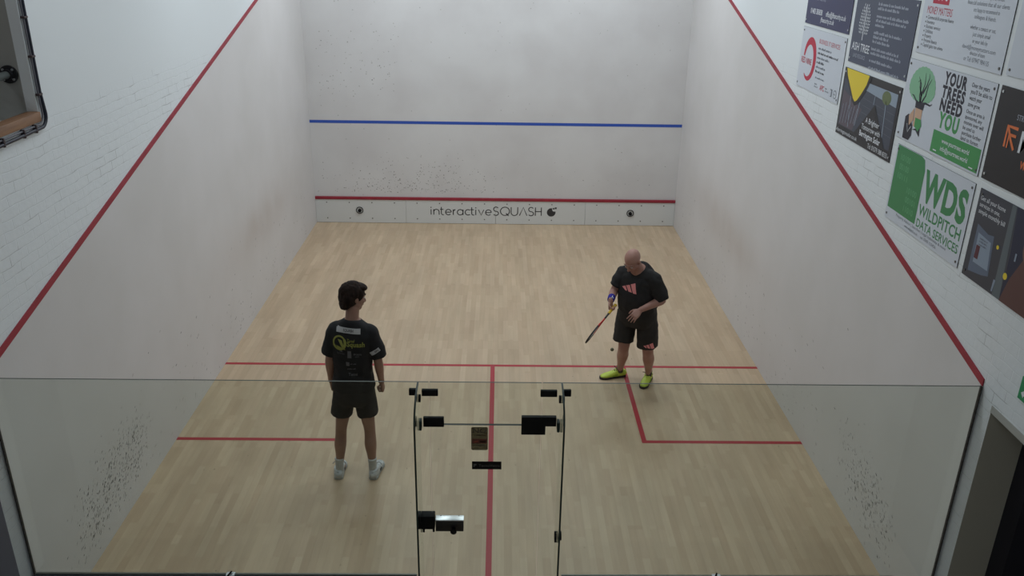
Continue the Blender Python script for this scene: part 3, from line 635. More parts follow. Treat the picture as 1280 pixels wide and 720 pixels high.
for y, z, v, lb in ((1.285, 4.22, 1, 'topmost cable clip beside the upper left opening'), (1.285, 3.96, 1, 'middle cable clip beside the upper left opening'), (1.284, 3.70, 1, 'lowest cable clip beside the upper left opening, above the bend'), (1.14, 3.484, 0, 'cable clip under the sill just left of the bend'), (.98, 3.482, 0, 'second cable clip under the sill, further left'), (.72, 3.480, 0, 'cable clip under the sill at the far left picture edge')):
    mb = MB()
    if v: mb.bbox((-X-.006, y-.032, z-.008), (xc+.012, y+.018, z+.008), clipm, .004)
    else: mb.bbox((-X-.006, y-.008, z-.03), (xc+.012, y+.008, z+.03), clipm, .004)
    tag(mb.build('cable_clip'), lb, 'cable clip', 'clips holding the cables on the left wall')

# ------------------------------------------------------------------ figures
def ring(c, ax, sd, rx, ry, n, ex=2.0):
    ax = ax.normalized(); a = (sd-ax*sd.dot(ax)).normalized(); b = ax.cross(a)
    out = []
    for k in range(n):
        t = 2*math.pi*k/n; ct, s_ = math.cos(t), math.sin(t); e = 2/ex
        out.append(c+a*(rx*math.copysign(abs(ct)**e, ct))+b*(ry*math.copysign(abs(s_)**e, s_)))
    return out
def loft(bm, sts, side, n=20, ex=2.0, cap=True):
    """sts: list of (centre, rx, ry); side: direction of rx; round caps"""
    C = [Vector(s[0]) for s in sts]; side = Vector(side); RX = [s[1] for s in sts]; RY = [s[2] for s in sts]
    if cap:
        for end in (0, -1):
            o = C[1] if end == 0 else C[-2]; d = (C[end]-o).normalized(); r = min(RX[end], RY[end]); add = []
            for q, f in ((.5, .866), (.85, .5), (.98, .15)): add.append((C[end]+d*r*q, RX[end]*f, RY[end]*f))
            if end == 0: C = [a[0] for a in add[::-1]]+C; RX = [a[1] for a in add[::-1]]+RX; RY = [a[2] for a in add[::-1]]+RY
            else: C += [a[0] for a in add]; RX += [a[1] for a in add]; RY += [a[2] for a in add]
    m = len(C); rows = []
    for i in range(m):
        ax = C[min(i+1, m-1)]-C[max(i-1, 0)]
        rows.append([bm.verts.new(p) for p in ring(C[i], ax, side, RX[i], RY[i], n, ex)])
    for i in range(m-1):
        for k in range(n): bm.faces.new((rows[i][k], rows[i][(k+1) % n], rows[i+1][(k+1) % n], rows[i+1][k]))
    bm.faces.new(rows[0][::-1]); bm.faces.new(rows[-1])
def smooth_path(sts, sub=4):
    """Catmull-Rom through (centre, rx, ry)"""
    P = [(Vector(s[0]), s[1], s[2]) for s in sts]; out = []
    for i in range(len(P)-1):
        p0, p1, p2, p3 = P[max(i-1, 0)], P[i], P[i+1], P[min(i+2, len(P)-1)]
        for k in range(sub):
            t = k/sub; f = lambda a, b, c, d: .5*((2*b)+(c-a)*t+(2*a-5*b+4*c-d)*t*t+(3*b-a-3*c+d)*t*t*t)
            out.append((f(p0[0], p1[0], p2[0], p3[0]), f(p0[1], p1[1], p2[1], p3[1]), f(p0[2], p1[2], p2[2], p3[2])))
    out.append(P[-1]); return out
def ball(bm, c, rx, ry, rz, rot=None, seg=20):
    M = Matrix.Translation(Vector(c)) @ (rot.to_4x4() if rot else Matrix.Identity(4)) @ Matrix.Diagonal((rx, ry, rz, 1))
    bmesh.ops.create_uvsphere(bm, u_segments=seg, v_segments=seg//2+2, radius=1, matrix=M)
def remeshed(bm, name, m, root, vox, smooth=4, disp=None):
    bmesh.ops.recalc_face_normals(bm, faces=bm.faces)
    me = bpy.data.meshes.new('tmp'); bm.to_mesh(me); bm.free()
    o = bpy.data.objects.new('tmp', me); COL.objects.link(o)
    md = o.modifiers.new('r', 'REMESH'); md.mode = 'VOXEL'; md.voxel_size = vox
    if smooth: sm = o.modifiers.new('s', 'SMOOTH'); sm.factor = .5; sm.iterations = smooth
    dg = bpy.context.evaluated_depsgraph_get(); me2 = bpy.data.meshes.new_from_object(o.evaluated_get(dg)); me2.name = name
    bpy.data.objects.remove(o); bpy.data.meshes.remove(me)
    if disp:
        ns = [v.normal.copy() for v in me2.vertices]
        for v, n_ in zip(me2.vertices, ns): v.co += n_*disp(v.co)
    me2.materials.clear(); me2.materials.append(m)
    for p_ in me2.polygons: p_.use_smooth = True
    me2.update(); o = bpy.data.objects.new(name, me2); COL.objects.link(o)
    if root: fix(o, root)
    return o
def folds(amp, sx=9, sz=5, seed=0):
    def f(co):
        p_ = Vector((co.x*sx+seed, co.y*sx, co.z*sz)); q_ = Vector((co.x*sx*1.1+co.z*9, co.y*sx+seed, co.z*sz*2.2))
        return amp*(abs(noise.noise(p_))*-1.4+.35)+amp*.6*noise.noise(q_*1.7)
    return f
def hand(bm, wrist, dirv, palm, thumb, size=1.0, curls=(.3, .5, .3), spread=.06, thumb_in=.5):
    w = Vector(wrist); d = Vector(dirv).normalized(); pn = Vector(palm); pn = (pn-d*pn.dot(d)).normalized(); th = Vector(thumb); th = (th-d*th.dot(d)-pn*th.dot(pn)).normalized()
    s = size
    loft(bm, smooth_path([(w-d*.02, .026*s, .019*s), (w+d*.012*s, .029*s, .019*s), (w+d*.045*s, .040*s, .017*s), (w+d*.078*s, .043*s, .015*s), (w+d*.092*s, .040*s, .012*s)]), th, 16, 2.4)
    for i, (off, ln) in enumerate(((.030, .92), (.010, 1.0), (-.0105, .95), (-.030, .76))):
        p0 = w+d*(.082*s)+th*off*s; dd = (d+th*(spread*(1.2-i)*.9)).normalized(); ang = 0; pts = [(p0-d*.02*s, .0105*s, .0105*s), (p0, .0098*s, .0098*s)]
        for c, L_ in zip(curls, (.044, .027, .021)):
            ang += c*(1+.12*i); dr_ = dd*math.cos(ang)+pn*math.sin(ang); p1 = p0+dr_*L_*ln*s
            r_ = (.0092-.0009*len(pts)*.5)*s; pts.append(((p0+p1)/2, r_, r_)); pts.append((p1, r_*.98, r_*.98)); p0 = p1
        loft(bm, pts, th, 10)
    p0 = w+d*.022*s+th*.022*s; d1 = (th*.75+d*.7+pn*.30).normalized(); p1 = p0+d1*.040*s; d2 = (th*(.45-thumb_in*.6)+d*.8+pn*(.2+thumb_in*.8)).normalized(); p2 = p1+d2*.032*s; d3 = (th*(.2-thumb_in*.8)+d*.8+pn*(.2+thumb_in)).normalized(); p3 = p2+d3*.024*s
    loft(bm, [(p0-d1*.01, .015*s, .014*s), (p0+d1*.02*s, .014*s, .013*s), (p1, .0112*s, .0112*s), (p2, .0105*s, .0105*s), (p3, .0085*s, .0085*s)], pn, 12)
def head(bm, c, face, up, s=1.0, jowl=0.0):
    """c: centre of skull; face: forward; up"""
    f = Vector(face).normalized(); u = Vector(up); u = (u-f*u.dot(f)).normalized(); r = f.cross(u)
    M = Matrix((r, f, u)).transposed(); P = lambda a, b, z: Vector(c)+(r*a+f*b+u*z)*s
    ball(bm, P(0, -.012, .032), .076*s, .097*s, .088*s, M, 28)                     # cranium
    ball(bm, P(0, .030, -.018), .064*s, .066*s, .092*s, M, 24)                      # face
    ball(bm, P(0, .046, -.078), .040*s*(1+jowl*.5), .042*s, .034*s, M, 18)          # chin
    for q in (-1, 1):
        ball(bm, P(q*.040, .015, -.058), .026*s*(1+jowl), .045*s, .034*s*(1+jowl), M, 14)   # jaw
        ball(bm, P(q*.077, -.004, -.004), .009*s, .019*s, .031*s, M, 12)            # ear
        ball(bm, P(q*.036, .072, -.026), .021*s, .018*s, .018*s, M, 12)             # cheek
    ball(bm, P(0, .078, .022), .052*s, .018*s, .013*s, M, 16)                       # brow
    loft(bm, smooth_path([(P(0, .086, .012), .007*s, .008*s), (P(0, .100, -.012), .010*s, .011*s), (P(0, .110, -.030), .015*s, .012*s), (P(0, .098, -.040), .014*s, .007*s)]), r, 12)
    ball(bm, P(0, .090, -.054), .022*s, .010*s, .0055*s, M, 12); ball(bm, P(0, .088, -.064), .019*s, .010*s, .006*s, M, 12)
    return P, M
def limb(bm, pts, side=(1, 0, 0), n=20): loft(bm, smooth_path(pts), side, n)
def decal(verts, faces, m, target, name, parent, root, origin, right, up, off=.0025, cut=.02):
    """a print laid on cloth: flat shapes dropped onto the cloth's surface"""
    o_ = Vector(origin); r = Vector(right).normalized(); u = Vector(up); u = (u-r*u.dot(r)).normalized(); n_ = r.cross(u)
    bm = bmesh.new(); vs = [bm.verts.new((v[0], v[1], 0)) for v in verts]
    for f in faces:
        try: bm.faces.new([vs[i] for i in f])
        except ValueError: pass
    bmesh.ops.triangulate(bm, faces=bm.faces[:])
    for _ in range(3):
        es = [e for e in bm.edges if e.calc_length() > cut]
        if not es: break
        bmesh.ops.subdivide_edges(bm, edges=es, cuts=1); bmesh.ops.triangulate(bm, faces=[f for f in bm.faces if len(f.verts) > 3])
    tr = BVHTree.FromPolygons([tuple(v.co+Vector(root.location)) for v in target.data.vertices], [tuple(p.vertices) for p in target.data.polygons])
    miss = []
    for v in bm.verts:
        w = o_+r*v.co.x+u*v.co.y+n_*.35; hit = tr.ray_cast(w, -n_, .7)
        if hit[0] is None: miss.append(v)
        else: v.co = hit[0]+n_*off
    if miss: bmesh.ops.delete(bm, geom=miss, context='VERTS')
    me = bpy.data.meshes.new(name); bm.to_mesh(me); bm.free(); me.materials.append(m); o = bpy.data.objects.new(name, me); COL.objects.link(o)
    fix(o, root); o.parent = parent; return o
def flat(fn):
    """collect flat 2-D shapes through a Sheet, return verts and faces"""
    mb = MB(); sh = Sheet(mb, (0, 0, 0), (1, 0, 0), (0, 1, 0), 0); fn(sh); return [(v[0], v[1]) for v in mb.v], mb.f
def shoe(root, heel, toe, m_up, m_sole, m_lace, m_trim, w=.052, tag_=None):
    h_ = Vector(heel); t_ = Vector(toe); d = (t_-h_); L_ = d.length; d.normalize(); sd = Vector((0, 0, 1)).cross(d).normalized()*-1
    P = lambda a, b, z: h_+d*(a*L_)+sd*b+Vector((0, 0, z))
    bm = bmesh.new()
    outline = [(.0, .55), (.05, .74), (.2, .78), (.4, .74), (.55, .86), (.72, 1.0), (.85, .94), (.95, .66), (1.0, .30)]
    rows = []
    for z, k in ((.0, .96), (.010, 1.03), (.026, 1.0)):
        rows.append([bm.verts.new(P(a, b*w*k, z)) for a, b in outline]+[bm.verts.new(P(a, -b*w*k*(.92 if a > .4 else 1), z)) for a, b in outline[::-1]])
    n_ = len(rows[0])
    for i in range(2):
        for k in range(n_): bm.faces.new((rows[i][k], rows[i][(k+1) % n_], rows[i+1][(k+1) % n_], rows[i+1][k]))
    bm.faces.new(rows[0][::-1]); bm.faces.new(rows[-1])
    up_bm = bmesh.new()
    loft(up_bm, smooth_path([(P(.07, 0, .050), w*.72, .040), (P(.19, 0, .056), w*.82, .050), (P(.38, 0, .052), w*.78, .046), (P(.58, 0, .042), w*.84, .032), (P(.78, 0, .034), w*.88, .024), (P(.92, 0, .028), w*.62, .017)]), sd, 20, 2.3)
    loft(up_bm, [(P(.22, 0, .05), w*.78, .066), (P(.21, 0, .085), w*.76, .062), (P(.20, 0, .102), w*.76, .061)], sd, 18, 2.0, False)
    u_ = remeshed(up_bm, 'shoe', m_up, root, .005, 3)
    bmesh.ops.recalc_face_normals(bm, faces=bm.faces); mb = MB(); mb.bm(bm, m_sole, True); s_ = mb.build('sole'); fix(s_, root); s_.parent = u_
    mb = MB()
    for k in range(5):
        a = .36+.065*k; z = .1055-.0088*k-.006*k*k*.35; q = w*.42
        mb.tube([P(a, -q, z-.012), P(a+.01, 0, z+.004), P(a+.03, q, z-.012)], .0042, m_lace, 6)
        mb.tube([P(a+.03, -q, z-.014), P(a+.01, 0, z+.005), P(a, q, z-.012)], .0042, m_lace, 6)
    z = .106
    for s2 in (-1, 1): mb.tube([P(.34, 0, z+.006)]+[P(.34+.06*math.sin(t), s2*(.012+.03*(1-math.cos(t))*.8), z+.014*math.sin(t)+.004) for t in (.6, 1.2, 1.9, 2.6, 3.1)], .0038, m_lace, 6)
    lc = mb.build('laces'); fix(lc, root); lc.parent = u_
    mb = MB()                                                                        # coloured side trims
    for s2 in (-1, 1):
        for k in range(3): mb.tube([P(.40+.07*k, s2*w*.86, .030), P(.37+.07*k, s2*w*.78, .058-.004*k)], .0045, m_trim, 6)
    mb.bbox(P(0, 0, .055)-V((.009, .006, .022)), P(0, 0, .055)+V((.009, .006, .028)), m_trim, .003)
    tr_ = mb.build('trim'); fix(tr_, root); tr_.parent = u_
    return u_

def skin_mat(name, a, b_): 
    m = noisy(name, a, b_, 7, .5, .08, 90); return m

# ---- tall young player seen from behind
P1 = empty('person', 'tall dark-haired person seen from behind in black shirt and shorts, left of the door', 'person', (-1.27, 2.05, 0))
sk1 = skin_mat('skin_fair', srgb(158, 122, 104), srgb(146, 108, 92)); V = Vector
bm = bmesh.new()
N1 = V((-1.236, 2.055, 1.60))
loft(bm, smooth_path([(V((-1.257, 2.05, .88)), .155, .105), (V((-1.255, 2.05, 1.02)), .150, .098), (V((-1.25, 2.05, 1.18)), .138, .090), (V((-1.245, 2.05, 1.38)), .168, .105), (V((-1.24, 2.05, 1.51)), .165, .095), (V((-1.238, 2.05, 1.58)), .10, .07)]), (1, 0, 0), 24, 2.3)
limb(bm, [(V((-1.238, 2.05, 1.54)), .075, .070), (V((-1.236, 2.06, 1.63)), .061, .061), (V((-1.228, 2.080, 1.73)), .060, .062)])
F1 = V((.80, .55, -.22)); U1 = V((.06, .14, 1)); C1 = V((-1.224, 2.105, 1.815)); K1 = 1.08
hp, hM = head(bm, C1, F1, U1, K1)
for sx, hip, kn, an in ((-1, (-1.335, 2.05, .90), (-1.400, 2.055, .50), (-1.428, 2.0, .10)), (1, (-1.172, 2.05, .90), (-1.135, 2.055, .50), (-1.117, 2.0, .10))):
    h_, k_, a_ = V(hip), V(kn), V(an)
    limb(bm, [(h_+V((0, 0, .04)), .088, .095), (h_.lerp(k_, .35), .080, .086), (h_.lerp(k_, .75), .062, .066), (k_, .053, .058), (k_.lerp(a_, .2), .053, .058)+() , (k_.lerp(a_, .38)+V((0, -.014, 0)), .056, .062), (k_.lerp(a_, .65), .043, .046), (k_.lerp(a_, .9), .034, .038), (a_, .034, .040)])
    loft(bm, [(a_+V((0, -.02, -.04)), .03, .03), (a_+V((0, .10, -.055)), .035, .025), (a_+V((0, .17, -.065)), .03, .018)], (1, 0, 0), 12)
for sx, sh_, el, wr in ((-1, (-1.405, 2.05, 1.515), (-1.458, 2.04, 1.215), (-1.468, 2.09, .985)), (1, (-1.072, 2.05, 1.50), (-1.018, 2.035, 1.20), (-1.008, 2.09, .975))):
    s0, e_, w_ = V(sh_), V(el), V(wr)
    limb(bm, [(s0.lerp(e_, .06), .048, .050), (s0.lerp(e_, .4), .047, .050), (s0.lerp(e_, .8), .039, .042), (e_, .038, .041), (e_.lerp(w_, .25), .040, .041), (e_.lerp(w_, .65), .031, .032), (w_, .023, .028)], (0, 1, 0))
    hand(bm, w_+V((0, 0, -.005)), (.12 if sx > 0 else .05, .25, -1), (-sx*1, .1, 0), (0, 1, .1), .97, (.95, 1.15, .8) if sx > 0 else (.5, .7, .5), .03, .75)
remeshed(bm, 'body', sk1, P1, .0048, 3)
# eyes, brows, mouth
def face_bits(hp, hM, root, s, brow_m, lip_m, lid=1.0):
    for q in (-1, 1):
        b_ = bmesh.new(); ball(b_, hp(q*.032, .0795, .002), .0125*s, .012*s, .0085*s*lid, hM, 12); mb = MB(); mb.bm(b_, mat('eye_white', (.6, .58, .55), .3), True)
        b_ = bmesh.new(); ball(b_, hp(q*.032, .0885, .001), .0055*s, .004*s, .0058*s*lid, hM, 10); mb.bm(b_, mat('iris', (.03, .02, .015), .2), True); fix(mb.build('eye'), root)
        if brow_m:
            mb = MB(); mb.tube([hp(q*.014, .094, .028), hp(q*.032, .093, .034), hp(q*.052, .080, .028)], [.004, .005, .003], brow_m, 8); fix(mb.build('eyebrow'), root)
    b_ = bmesh.new(); ball(b_, hp(0, .0945, -.058), .019*s, .007*s, .004*s, hM, 10); mb = MB(); mb.bm(b_, lip_m, True); fix(mb.build('mouth'), root)
hair_m = noisy('hair_brown', srgb(44, 31, 25), srgb(26, 18, 15), 40, .7, .5, 120, (1, 1, .35), spec=.15)
lip = mat('lips', srgb(150, 92, 84), .5)
face_bits(hp, hM, P1, K1, hair_m, lip)
bm = bmesh.new()
for c_, r_ in (((0, -.018, .040), (.092, .108, .092)), ((0, -.045, -.005), (.088, .082, .082)), ((0, .050, .088), (.074, .056, .036)), ((0, .072, .084), (.056, .032, .024)), ((0, -.062, -.055), (.064, .052, .055)), ((0, -.01, .10), (.06, .07, .04))):
    ball(bm, hp(*c_), *(q*K1 for q in r_), hM, 24)
for q in (-1, 1): ball(bm, hp(q*.068, .018, .030), .022*K1, .040*K1, .048*K1, hM, 12)
def hairf(co):
    return .003*noise.noise(Vector((co.x*60, co.y*60, co.z*22)))+.007*noise.noise(co*15)
remeshed(bm, 'hair', hair_m, P1, .004, 2, hairf)
shirt_m = noisy('shirt_black', srgb(20, 20, 22), srgb(14, 14, 16), 14, .85, .2, 300)
bm = bmesh.new()
loft(bm, smooth_path([(V((-1.257, 2.05, .945)), .196, .142), (V((-1.256, 2.05, 1.02)), .190, .136), (V((-1.252, 2.05, 1.15)), .174, .124), (V((-1.247, 2.05, 1.32)), .182, .130), (V((-1.243, 2.05, 1.45)), .198, .128), (V((-1.24, 2.05, 1.535)), .190, .105), (V((-1.238, 2.052, 1.592)), .125, .085), (V((-1.237, 2.057, 1.625)), .078, .074)]), (1, 0, 0), 36, 2.5, False)
for s0, e_, rr in ((V((-1.395, 2.05, 1.505)), V((-1.456, 2.045, 1.285)), (.078, .074)), (V((-1.082, 2.05, 1.49)), V((-1.012, 2.04, 1.262)), (.078, .074))):
    up_ = (s0-e_).normalized(); inn = V((-1.24, 2.05, 0))-s0; inn.z = 0; inn.normalize()
    loft(bm, smooth_path([(s0+up_*.062+inn*.055, .030, .035), (s0+up_*.045+inn*.030, .060, .062), (s0+up_*.01+inn*.005, .076, .078), (s0.lerp(e_, .35), .077, .081), (s0.lerp(e_, .7), .078, .081), (e_, .076, .080)]), (1, 0, 0), 24, 2.1, False)
for q in (V((-1.385, 2.05, 1.525)), V((-1.092, 2.05, 1.510))): loft(bm, smooth_path([(V((-1.238, 2.052, 1.545)), .072, .075), (V((-1.238, 2.052, 1.55)).lerp(q, .5), .066, .074), (q, .060, .070)]), (0, 1, 0), 20, 2.0)
shirt = remeshed(bm, 'shirt', shirt_m, P1, .0065, 8, folds(.007, 7, 4, 3))
shorts_m = noisy('shorts_black', srgb(18, 18, 19), srgb(12, 12, 13), 12, .8, .2, 260)
bm = bmesh.new()
loft(bm, smooth_path([(V((-1.256, 2.05, 1.03)), .165, .118), (V((-1.257, 2.05, .95)), .184, .134), (V((-1.258, 2.05, .86)), .192, .142), (V((-1.26, 2.05, .80)), .176, .130)]), (1, 0, 0), 30, 2.5, False)
for a, b_ in ((V((-1.350, 2.05, .90)), V((-1.383, 2.05, .672))), (V((-1.163, 2.05, .90)), V((-1.143, 2.05, .672)))):
    loft(bm, smooth_path([(a, .094, .112), (a.lerp(b_, .5), .098, .116), (b_, .100, .114)]), (1, 0, 0), 26, 2.2, False)
remeshed(bm, 'shorts', shorts_m, P1, .0065, 2, folds(.006, 8, 4, 8))
sock_m = noisy('sock_white', srgb(196, 196, 192), srgb(180, 180, 178), 60, .9)
shoe_w = noisy('shoe_white', srgb(206, 208, 208), srgb(180, 183, 185), 25, .6); sole_w = mat('sole_white', srgb(176, 178, 176), .6); grey_t = mat('trim_grey', srgb(96, 98, 100), .6)
for a_ in (V((-1.428, 2.0, .10)), V((-1.117, 2.0, .10))):
    bm = bmesh.new(); loft(bm, smooth_path([(a_+V((0, 0, -.03)), .036, .044), (a_+V((0, 0, .03)), .038, .044), (a_+V((0, .003, .08)), .041, .047), (a_+V((.0, .004, .105)), .0435, .050)]), (1, 0, 0), 18, 2, False); remeshed(bm, 'sock', sock_m, P1, .006, 2)
shoe(P1, (-1.437, 1.945, .001), (-1.452, 2.235, .001), shoe_w, sole_w, mat('lace_grey', srgb(140, 142, 142), .7), grey_t, .058)
shoe(P1, (-1.112, 1.945, .001), (-1.080, 2.235, .001), shoe_w, sole_w, mat('lace_grey', (.5, .5, .5)), grey_t, .058)
# prints on the shirt back
wh = mat('print_cloth_white', srgb(176, 176, 176), .8); yl = mat('print_cloth_yellow', srgb(136, 138, 66), .8); gy = mat('print_cloth_grey', srgb(92, 92, 94), .8)
def D(fn, m, name, y=0, off=.003, org=(0, 0)):
    v, f = flat(fn); return decal(v, f, m, shirt, name, shirt, P1, (org[0], 1.95, org[1]), (1, 0, 0), (0, -.15, 1), off, .014)
tilt = -.10
D(lambda s: [s.poly([(.0265*k, -.00225*k), (.0265*(k+1), -.00225*(k+1)), (.0265*(k+1), -.00225*(k+1)-.044), (.0265*k, -.00225*k-.044)][::-1], None) for k in range(8)], wh, 'name_strip', off=.004, org=(-1.362, 1.590))
D(lambda s: s.text('SQUASH', .060, -.036, .022, None, w=.09, rot=tilt*.8, bold=.02), ink, 'strip_lettering', off=.006, org=(-1.362, 1.590))
def qlogo(s):
    n = 28; pts = [(.052*math.cos(2*math.pi*k/n), .058*math.sin(2*math.pi*k/n)) for k in range(n)]
    s.stroke(pts, [.024 if (k/n > .55 or k/n < .1) else .014 for k in range(n)], None, 1, True); s.poly([(-.012, .035), (.022, .025), (.052, -.062), (.03, -.058)], None); s.poly([(-.03, -.02), (0, -.03), (.03, -.045), (-.01, -.055)], None)
D(qlogo, yl, 'logo', org=(-1.338, 1.452))
D(lambda s: (s.text('Total', .012, .030, .024, None, w=.066, rot=tilt, bold=.01), s.text('Squash', .010, -.012, .044, None, w=.155, rot=tilt, bold=.03)), yl, 'lettering', org=(-1.282, 1.438))
def spons(s):
    s.text('SQUASH SHOP', -.115, -.004, .014, None, w=.07, rot=tilt); s.poly([(-.095, .018), (-.07, .03), (-.06, .014)], None); s.poly([(-.022, -.04), (.014, -.042), (.014, .028), (-.018, .030)], None); s.text('SPORTS', .032, -.014, .016, None, w=.07, rot=tilt, bold=.03); s.greek(.045, -.034, .04, .009, None, 2)
    s.poly([(-.038, -.118), (-.008, -.120), (-.008, -.082), (-.038, -.080)], None); s.greek(-.002, -.106, .06, .012, None, 3); s.greek(-.03, -.156, .075, .013, None, 5); s.text('Tecni', -.024, -.216, .026, None, w=.08, rot=tilt*.5, bold=.02)
D(spons, gy, 'sponsor_print', org=(-1.25, 1.352))
v, f = flat(lambda s: s.rect(0, 0, .095, .036, None))
decal(v, f, wh, shirt, 'sleeve_label', shirt, P1, (-1.062, 1.95, 1.305), (.84, .1, .54), (-.5, 0, .86), .003, .02)
v, f = flat(lambda s: s.text('RPO', .045, .010, .016, None, w=.04, bold=.03)); decal(v, f, ink, shirt, 'sleeve_lettering', shirt, P1, (-1.062, 1.95, 1.305), (.84, .1, .54), (-.5, 0, .86), .005, .02)

# ---- bald player facing the camera with a racket
P2 = empty('person', 'bald heavy-set person looking down in black kit and lime shoes, right side', 'person', (1.63, 3.87, 0))
sk2 = skin_mat('skin_ruddy', srgb(172, 132, 118), srgb(160, 116, 102))
D2 = V((-.50, -.86, 0)).normalized(); Lf = V((-D2.y, D2.x, 0))                     # facing, and his own left
bm = bmesh.new()
pel = V((1.625, 3.89, .93))
loft(bm, smooth_path([(pel+V((0, 0, -.08)), .165, .13), (pel+V((0, 0, .06)), .180, .155), (V((1.605, 3.86, 1.12)), .190, .170), (V((1.60, 3.85, 1.26)), .190, .15), (V((1.60, 3.85, 1.375)), .175, .115), (V((1.592, 3.83, 1.43)), .10, .08)]), Lf, 24, 2.3)
neck = V((1.585, 3.815, 1.42)); C2 = V((1.502, 3.735, 1.575)); F2 = V((-.52, -.62, -.62)); U2 = V((-.25, -.35, .90))
limb(bm, [(neck+V((.01, .02, -.03)), .088, .082), (neck.lerp(C2, .35), .074, .074), (neck.lerp(C2, .75), .068, .07)], Lf)
hp2, hM2 = head(bm, C2, F2, U2, 1.06, .35)
for hip, kn, an, tdir in (((1.535, 3.94, .88), (1.498, 3.885, .46), (1.497, 4.025, .10), (-.96, -.22, 0)), ((1.715, 3.84, .88), (1.762, 3.80, .46), (1.818, 3.93, .10), (-.42, -.9, 0))):
    h_, k_, a_ = V(hip), V(kn), V(an); td = V(tdir).normalized()
    bk = (h_-a_).normalized(); back = V((.35, .8, 0)).normalized()
    limb(bm, [(h_, .100, .105), (h_.lerp(k_, .4), .092, .098), (h_.lerp(k_, .8), .072, .076), (k_, .063, .066), (k_.lerp(a_, .2)+back*.006, .062, .066), (k_.lerp(a_, .38)+back*.016, .066, .072), (k_.lerp(a_, .65)+back*.008, .050, .054), (k_.lerp(a_, .9), .038, .042), (a_, .037, .042)], Lf)
    loft(bm, [(a_+td*-.02+V((0, 0, -.04)), .03, .03), (a_+td*.08+V((0, 0, -.055)), .035, .025), (a_+td*.14+V((0, 0, -.065)), .03, .018)], td.cross(V((0, 0, 1))), 12)
RS, RE, RW = V((1.440, 3.92, 1.350)), V((1.345, 3.900, 1.145)), V((1.287, 3.700, 1.118))
LS, LE, LW = V((1.765, 3.72, 1.345)), V((1.850, 3.700, 1.130)), V((1.600, 3.585, 1.060))
for s0, e_, w_ in ((RS, RE, RW), (LS, LE, LW)):
    limb(bm, [(s0.lerp(e_, .08), .054, .056), (s0.lerp(e_, .4), .055, .058), (s0.lerp(e_, .8), .047, .050), (e_, .046, .048), (e_.lerp(w_, .25), .047, .048), (e_.lerp(w_, .65), .037, .038), (w_, .027, .031)], Lf)
TIP = V((.990, 3.22, .853)); HD = V((.05, -.25, -.97)).normalized(); PC = RW+HD*.084; HN = V((.654, -.533, .171)).normalized(); HND = PC+HN*.027; RAX = (TIP-HND).normalized()
hand(bm, RW, HD, HN, RAX, 1.0, (1.0, 1.25, .95), .02, .85)
hand(bm, LW, (-.62, -.35, -.50), (.15, .75, -.5), (-.55, .3, .72), 1.05, (.22, .35, .25), .11, .25)
remeshed(bm, 'body', sk2, P2, .0048, 3)
face_bits(hp2, hM2, P2, 1.06, mat('brow_grey', srgb(112, 84, 72), .8), lip, .45)
shirt2_m = noisy('shirt_charcoal', srgb(32, 30, 31), srgb(25, 24, 25), 14, .85, .2, 300)
bm = bmesh.new()
loft(bm, smooth_path([(V((1.622, 3.885, .955)), .212, .188), (V((1.615, 3.875, 1.03)), .218, .200), (V((1.606, 3.865, 1.13)), .214, .196), (V((1.602, 3.86, 1.25)), .212, .172), (V((1.602, 3.858, 1.345)), .208, .150), (V((1.600, 3.85, 1.400)), .178, .132), (V((1.594, 3.835, 1.440)), .132, .112), (V((1.584, 3.822, 1.470)), .096, .092)]), Lf, 36, 2.4, False)
for s0, e_ in ((RS, RE), (LS, LE)):
    q = s0.lerp(e_, .70 if s0 is RS else .96); up_ = (s0-e_).normalized(); inn = V((1.60, 3.85, 0))-s0; inn.z = 0; inn.normalize()
    loft(bm, smooth_path([(s0+up_*.055+inn*.065, .035, .04), (s0+up_*.038+inn*.030, .064, .066), (s0+up_*.005+inn*.005, .080, .084), (s0.lerp(q, .4), .084, .088), (s0.lerp(q, .75), .084, .088), (q, .078, .084)]), Lf, 24, 2.1, False)
for q in (RS, LS): q2 = q+V((0, 0, .022)); n0 = V((1.595, 3.84, 1.385)); loft(bm, smooth_path([(n0, .095, .090), (n0.lerp(q2, .5), .086, .088), (q2, .070, .074)]), D2, 20, 2.0)
shirt2 = remeshed(bm, 'shirt', shirt2_m, P2, .0065, 10, folds(.010, 7, 4, 12))
shorts2_m = noisy('shorts_charcoal', srgb(36, 33, 30), srgb(29, 27, 25), 12, .8, .2, 260)
bm = bmesh.new()
loft(bm, smooth_path([(V((1.62, 3.885, 1.04)), .188, .172), (V((1.625, 3.885, .95)), .206, .186), (V((1.628, 3.885, .85)), .222, .185), (V((1.632, 3.885, .77)), .205, .165)]), Lf, 30, 2.4, False)
for a, b_ in ((V((1.525, 3.935, .90)), V((1.485, 3.895, .545))), (V((1.725, 3.84, .90)), V((1.757, 3.815, .515)))):
    loft(bm, smooth_path([(a, .112, .125), (a.lerp(b_, .5), .118, .128), (b_, .116, .124)]), Lf, 26, 2.2, False)
shorts2 = remeshed(bm, 'shorts', shorts2_m, P2, .0065, 2, folds(.008, 7, 4, 18))
